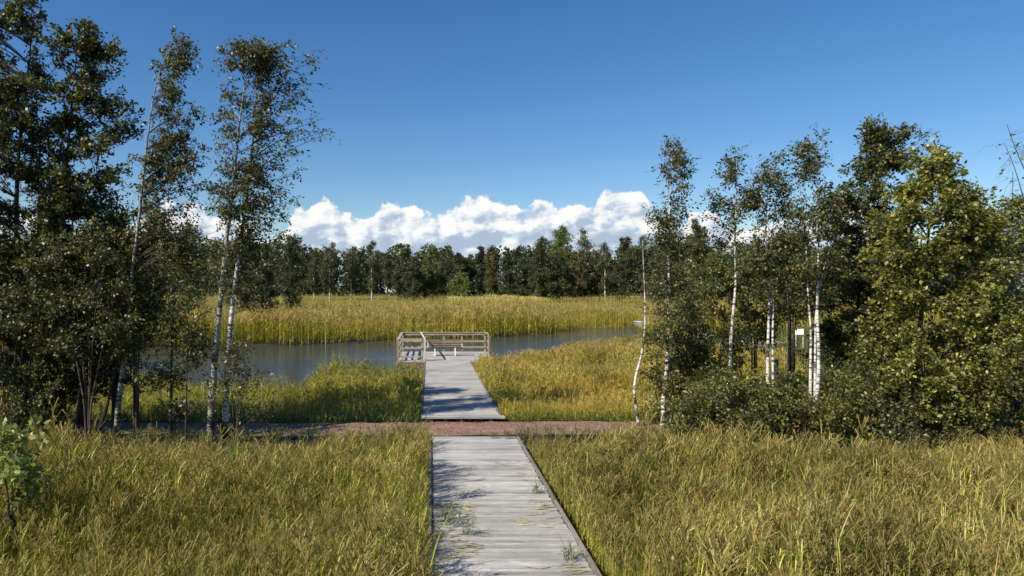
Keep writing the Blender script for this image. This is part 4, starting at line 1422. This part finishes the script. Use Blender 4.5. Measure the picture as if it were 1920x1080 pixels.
X, Y = field(rng, 52000, -12.5, BX0 - 0.10, 5.5, 16.0, lambda X, Y: in_view(X, Y) & gaps(X, Y))
tag(scatter(near_left, X, Y, rng, 0.7, 1.25, scale=near_scale(X, Y)).build('reed_bed', near_mats),
    'brownish olive reeds and grass filling the foreground left of the boardwalk', 'reeds', kind='stuff')
X, Y = field(rng, 62000, BX1 + 0.16, 17.0, 5.5, 16.0, lambda X, Y: in_view(X, Y) & gaps(X, Y))
tag(scatter(near_right, X, Y, rng, 0.7, 1.25, scale=near_scale(X, Y)).build('reed_bed', near_mats),
    'yellow-green reeds and grass filling the foreground right of the boardwalk', 'reeds', kind='stuff')
# tall pale dry stems in the near right corner
dry_p = [reed_proto(rng, h=rng.uniform(1.0, 1.3), nleaf=6, wind=-0.3, lean=0.2, panicle=False, dry=0.95, leaf_w=0.012) for _ in range(6)]
X, Y = field(rng, 420, 6.3, 8.2, 7.2, 9.4, lambda X, Y: in_view(X, Y))
tag(scatter(dry_p, X, Y, rng, 0.8, 1.1).build('dry_grass', near_mats), 'patch of pale straw-coloured grass in the lower right corner', 'grass', kind='stuff')

# between the path and the pond
mid_protos = [reed_proto(rng, h=rng.uniform(0.8, 1.2), nleaf=6, leaf_l=0.42, leaf_w=0.02, stem_w=0.012, wind=0.3, lean=0.12, npan=6, panicle=rng.uniform() < 0.45, dry=0.12, seg=2, pan_l=0.15) for _ in range(16)]
mid_mats = [M['blade_gold'], M['straw'], M['panicle_gold']]


def shore_keep(X, Y):
    s = pond_sd(X, Y)
    return (s > -0.25) & (np.abs(Y - path_y(X)) > 1.05) & (Y > path_y(X))


X, Y = field(rng, 17000, -19.0, DX0 - 0.12, 19.3, 33.0, lambda X, Y: shore_keep(X, Y) & in_view(X, Y) & ~((X > -2.6) & (Y > 30.2)))
tag(scatter(mid_protos, X, Y, rng, 0.75, 1.2, turn=3.1, scale=(0.72 + 0.28 * sstep(565, 600, CX + X / Y * F)) * np.clip(0.62 + 0.56 * clump(X, Y, 0.8, 1.9), .35, 1.25) * (0.62 + 0.38 * sstep(19.3, 23, Y))).build('shore_grass', [M['blade_fresh'], M['straw'], M['panicle']]),
    'yellow-green grass between the gravel path and the pond, left of the dock', 'grass', kind='stuff')
X, Y = field(rng, 26000, DX1 + 0.10, 13.0, 19.3, 39.5, lambda X, Y: shore_keep(X, Y) & in_view(X, Y) & ~((X < PX1 + 0.1) & (Y > PF - 0.4)))
sc_ = np.clip(0.72 + 0.42 * clump(X, Y, ph=2.0), .45, 1.3) * (0.55 + 0.52 * sstep(19.3, 27, Y))
tag(scatter(mid_protos, X, Y, rng, 0.75, 1.2, turn=3.1, scale=sc_).build('reed_bed', mid_mats),
    'golden reeds on the point between the dock and the white birches', 'reeds', kind='stuff')
# ground right of that, under and behind the birches
X, Y = field(rng, 9000, 7.0, 34.0, 20.0, 60.0, lambda X, Y: (pond_sd(X, Y) > 0.2) & in_view(X, Y))
tag(scatter(mid_protos, X, Y, rng, 0.7, 1.1, turn=3.1, scale=np.full(len(X), 0.8)).build('meadow_grass', [M['green_blade'], M['straw'], M['panicle']]),
    'green meadow grass behind the birches, around the white sign', 'grass', kind='stuff')

# green sward along the path edges and by the dock
tuft_p = [reed_proto(rng, h=rng.uniform(0.10, 0.17), nleaf=8, leaf_l=0.17, leaf_w=0.009, stem_w=0.006, wind=0.2, lean=0.2, panicle=False, dry=0.1, seg=2) for _ in range(8)]
X, Y = field(rng, 9000, -16.0, 12.0, 16.7, 21.5, lambda X, Y: ((np.abs(Y - path_y(X)) > 0.62 + 0.24 * rng.uniform(0, 1, len(X)) ** 0.5 + 0.1 * np.sin(X * 2.1)) & (np.abs(Y - path_y(X)) < 2.6)) & ~((X > BX0 - 0.05) & (X < BX1 + 0.05) & (Y < 18)) & ~((X > DX0 - 0.08) & (X < DX1 + 0.15) & (Y > 18)))
tag(scatter(tuft_p, X, Y, rng, 0.7, 1.5, turn=3.1).build('verge_grass', [M['green_blade'], M['straw'], M['panicle']]),
    'short green grass along both verges of the gravel path', 'grass', kind='stuff')

X, Y = field(rng, 900, -14.0, 6.0, 17.4, 19.3, lambda X, Y: (np.abs(Y - path_y(X)) < 0.75) & (clump(X, Y, 1.3, 2.3) > 0.62))
tag(scatter(tuft_p, X, Y, rng, 0.35, 0.8, turn=3.1).build('path_weeds', [M['green_blade'], M['straw'], M['panicle']]),
    'tiny weeds and dry grass bits growing in the red gravel path', 'weeds', kind='stuff')

# beyond the pond
far_protos = []
for _ in range(14):
    far_protos.append(reed_proto(rng, h=rng.uniform(1.7, 2.1), nleaf=5, leaf_l=0.55, leaf_w=0.05, stem_w=0.035, wind=0.25, lean=0.06, npan=6, panicle=True, dry=0.06, seg=2, pan_l=0.34))
for k, (v, f, m) in enumerate(far_protos):
    pass


def far_keep(X, Y):
    return (pond_sd(X, Y) > -0.7) & in_view(X, Y, 3)


def off_jetty(X, Y):
    d = np.full(len(X), 1e9)
    for q in ln[::4]:
        d = np.minimum(d, np.hypot(X - q[0], Y - q[1]))
    return d > 1.6


def beyond(X, Y):
    px = CX + X / Y * F
    return far_keep(X, Y) & off_jetty(X, Y) & (Y > np.interp(px, [-200, 1190, 1216, 1240, 1300, 2000], [42, 62, 52, 50, 58, 62]))


X, Y = field(rng, 42000, -60, 50, 40, 86, lambda X, Y: beyond(X, Y) & (pond_sd(X, Y) < 9))
X2, Y2 = field(rng, 36000, -75, 80, 50, 128, lambda X, Y: beyond(X, Y) & (rng.uniform(0, 1, len(X)) < np.interp(Y, [55, 75, 128], [1, 0.8, 0.45])) & ((Y < 104) | (CX + X / Y * F < 840) | (CX + X / Y * F > 1010)) & (np.hypot((X - px_at(465, 83)[0]) / 6.0, (Y - 83) / 3.5) > 1))
X, Y = np.concatenate([X, X2]), np.concatenate([Y, Y2])
pxs = CX + X / Y * F
low_ = 1 - 0.62 * sstep(395, 425, pxs) * (1 - sstep(500, 540, pxs)) * sstep(60, 66, Y) * (1 - sstep(92, 100, Y))
sc_ = low_ * np.interp(Y, [45, 70, 90, 128], [1.0, 0.95, 0.72, 0.5]) * np.clip(0.80 + 0.38 * clump(X, Y, 0.25, 0.6), 0.55, 1.25) * np.where(rng.uniform(0, 1, len(X)) < 0.06, 1.2, 1.0)
tag(scatter(far_protos, X, Y, rng, 0.85, 1.15, turn=3.1, scale=sc_).build('reed_bed', mid_mats),
    'wide golden reed bed with brown plumes stretching beyond the pond to the wood', 'reeds', kind='stuff')
# pale dry strip before the wood
stp = [reed_proto(rng, h=rng.uniform(0.75, 0.95), nleaf=5, leaf_l=0.5, leaf_w=0.07, stem_w=0.05, wind=0.3, lean=0.1, panicle=False, dry=1.0, seg=2) for _ in range(5)]
X, Y = field(rng, 4200, px_at(838, 118)[0], px_at(1020, 118)[0], 104, 127, lambda X, Y: (np.abs(Y - 115 - 3 * np.sin(X * 0.12)) < 8.5))
tag(scatter(stp, X, Y, rng, 0.8, 1.2, turn=3.1).build('dry_grass', [M['straw'], M['straw'], M['straw']]),
    'pale straw-coloured grass strip between the reed bed and the far wood', 'grass', kind='stuff')

# tufts and litter on the front boardwalk
TU = [(845, 985, 0.9, 'bright green grass tuft growing through the planks near the left beam'), (870, 1002, 0.6, 'smaller trailing green tuft beside the bright tuft on the planks'),
      (1066, 1052, 0.55, 'flat green tuft near the right beam at the bottom of the picture'), (950, 823, 0.55, 'green tuft at the right end corner of the front boardwalk'),
      (925, 822, 0.4, 'tiny green sprig on the front boardwalk end board'), (1003, 926, 0.45, 'small dull tuft on the planks by the right beam halfway along')]
for i, (x, y, s, lb) in enumerate(TU):
    d = (CAMZ - 0.10) * F / (y - CY)
    p = wpt(x, y, d)
    rg = np.random.default_rng(60 + i)
    s *= 1.35
    mb_ = MB()
    for k in range(16):
        v, f, m = reed_proto(rg, h=0.16 * s + 0.03, nleaf=3, leaf_l=0.26 * s, leaf_w=0.009, stem_w=0.005, wind=0.4, lean=0.9, panicle=False, dry=0.12, seg=2)
        mb_.add(v + np.array((rg.normal(0, 0.05 * s), rg.normal(0, 0.05 * s), 0)), f, m)
    o = mb_.build('grass_tuft', [M['green_blade'], M['straw'], M['panicle']])
    o.location = (p[0], p[1], 0.10)
    tag(o, lb, 'grass tuft', 'grass tufts growing on the front boardwalk')

rg = np.random.default_rng(91)
lit = MB()
spots = [(860, 955, 14), (840, 970, 12), (825, 1000, 10), (850, 1015, 12), (1020, 950, 12), (1000, 985, 8), (1030, 960, 8), (990, 870, 10), (1010, 905, 6), (940, 868, 5), (1075, 1072, 10), (835, 1050, 8),
         (900, 690, 14), (880, 682, 10), (810, 720, 6), (845, 765, 8), (1005, 890, 8), (870, 1030, 8)]
for x, y, n_ in spots:
    d = (CAMZ - 0.10) * F / (y - CY)
    p = wpt(x, y, d)
    for k in range(int(n_ * 1.6)):
        q = np.array((p[0] + rg.normal(0, 0.13), p[1] + rg.normal(0, 0.18), 0.106 + rg.uniform(0, 0.012)))
        if not (-0.15 < q[0] < 1.98):
            continue
        th = rg.uniform(-0.6, 0.6) + (pi if rg.uniform() < 0.5 else 0)
        L = rg.uniform(0.08, 0.34)
        dr = np.array((cos(th), sin(th), 0))
        sdv = np.array((-sin(th), cos(th), 0))
        V, Fq, Mi = [], [], []
        ribbon(V, Fq, Mi, [q, q + dr * L * 0.5 + (0, 0, rg.uniform(0, 0.03)) + sdv * rg.normal(0, 0.02), q + dr * L], [0.008, 0.018, 0.006], int(rg.uniform() < 0.35), sdv)
        lit.add(np.concatenate(V), Fq, Mi)
tag(lit.build('reed_litter', [M['straw'], M['panicle']]), 'dry reed leaves and straw littering the boardwalk planks', 'plant litter', kind='stuff')
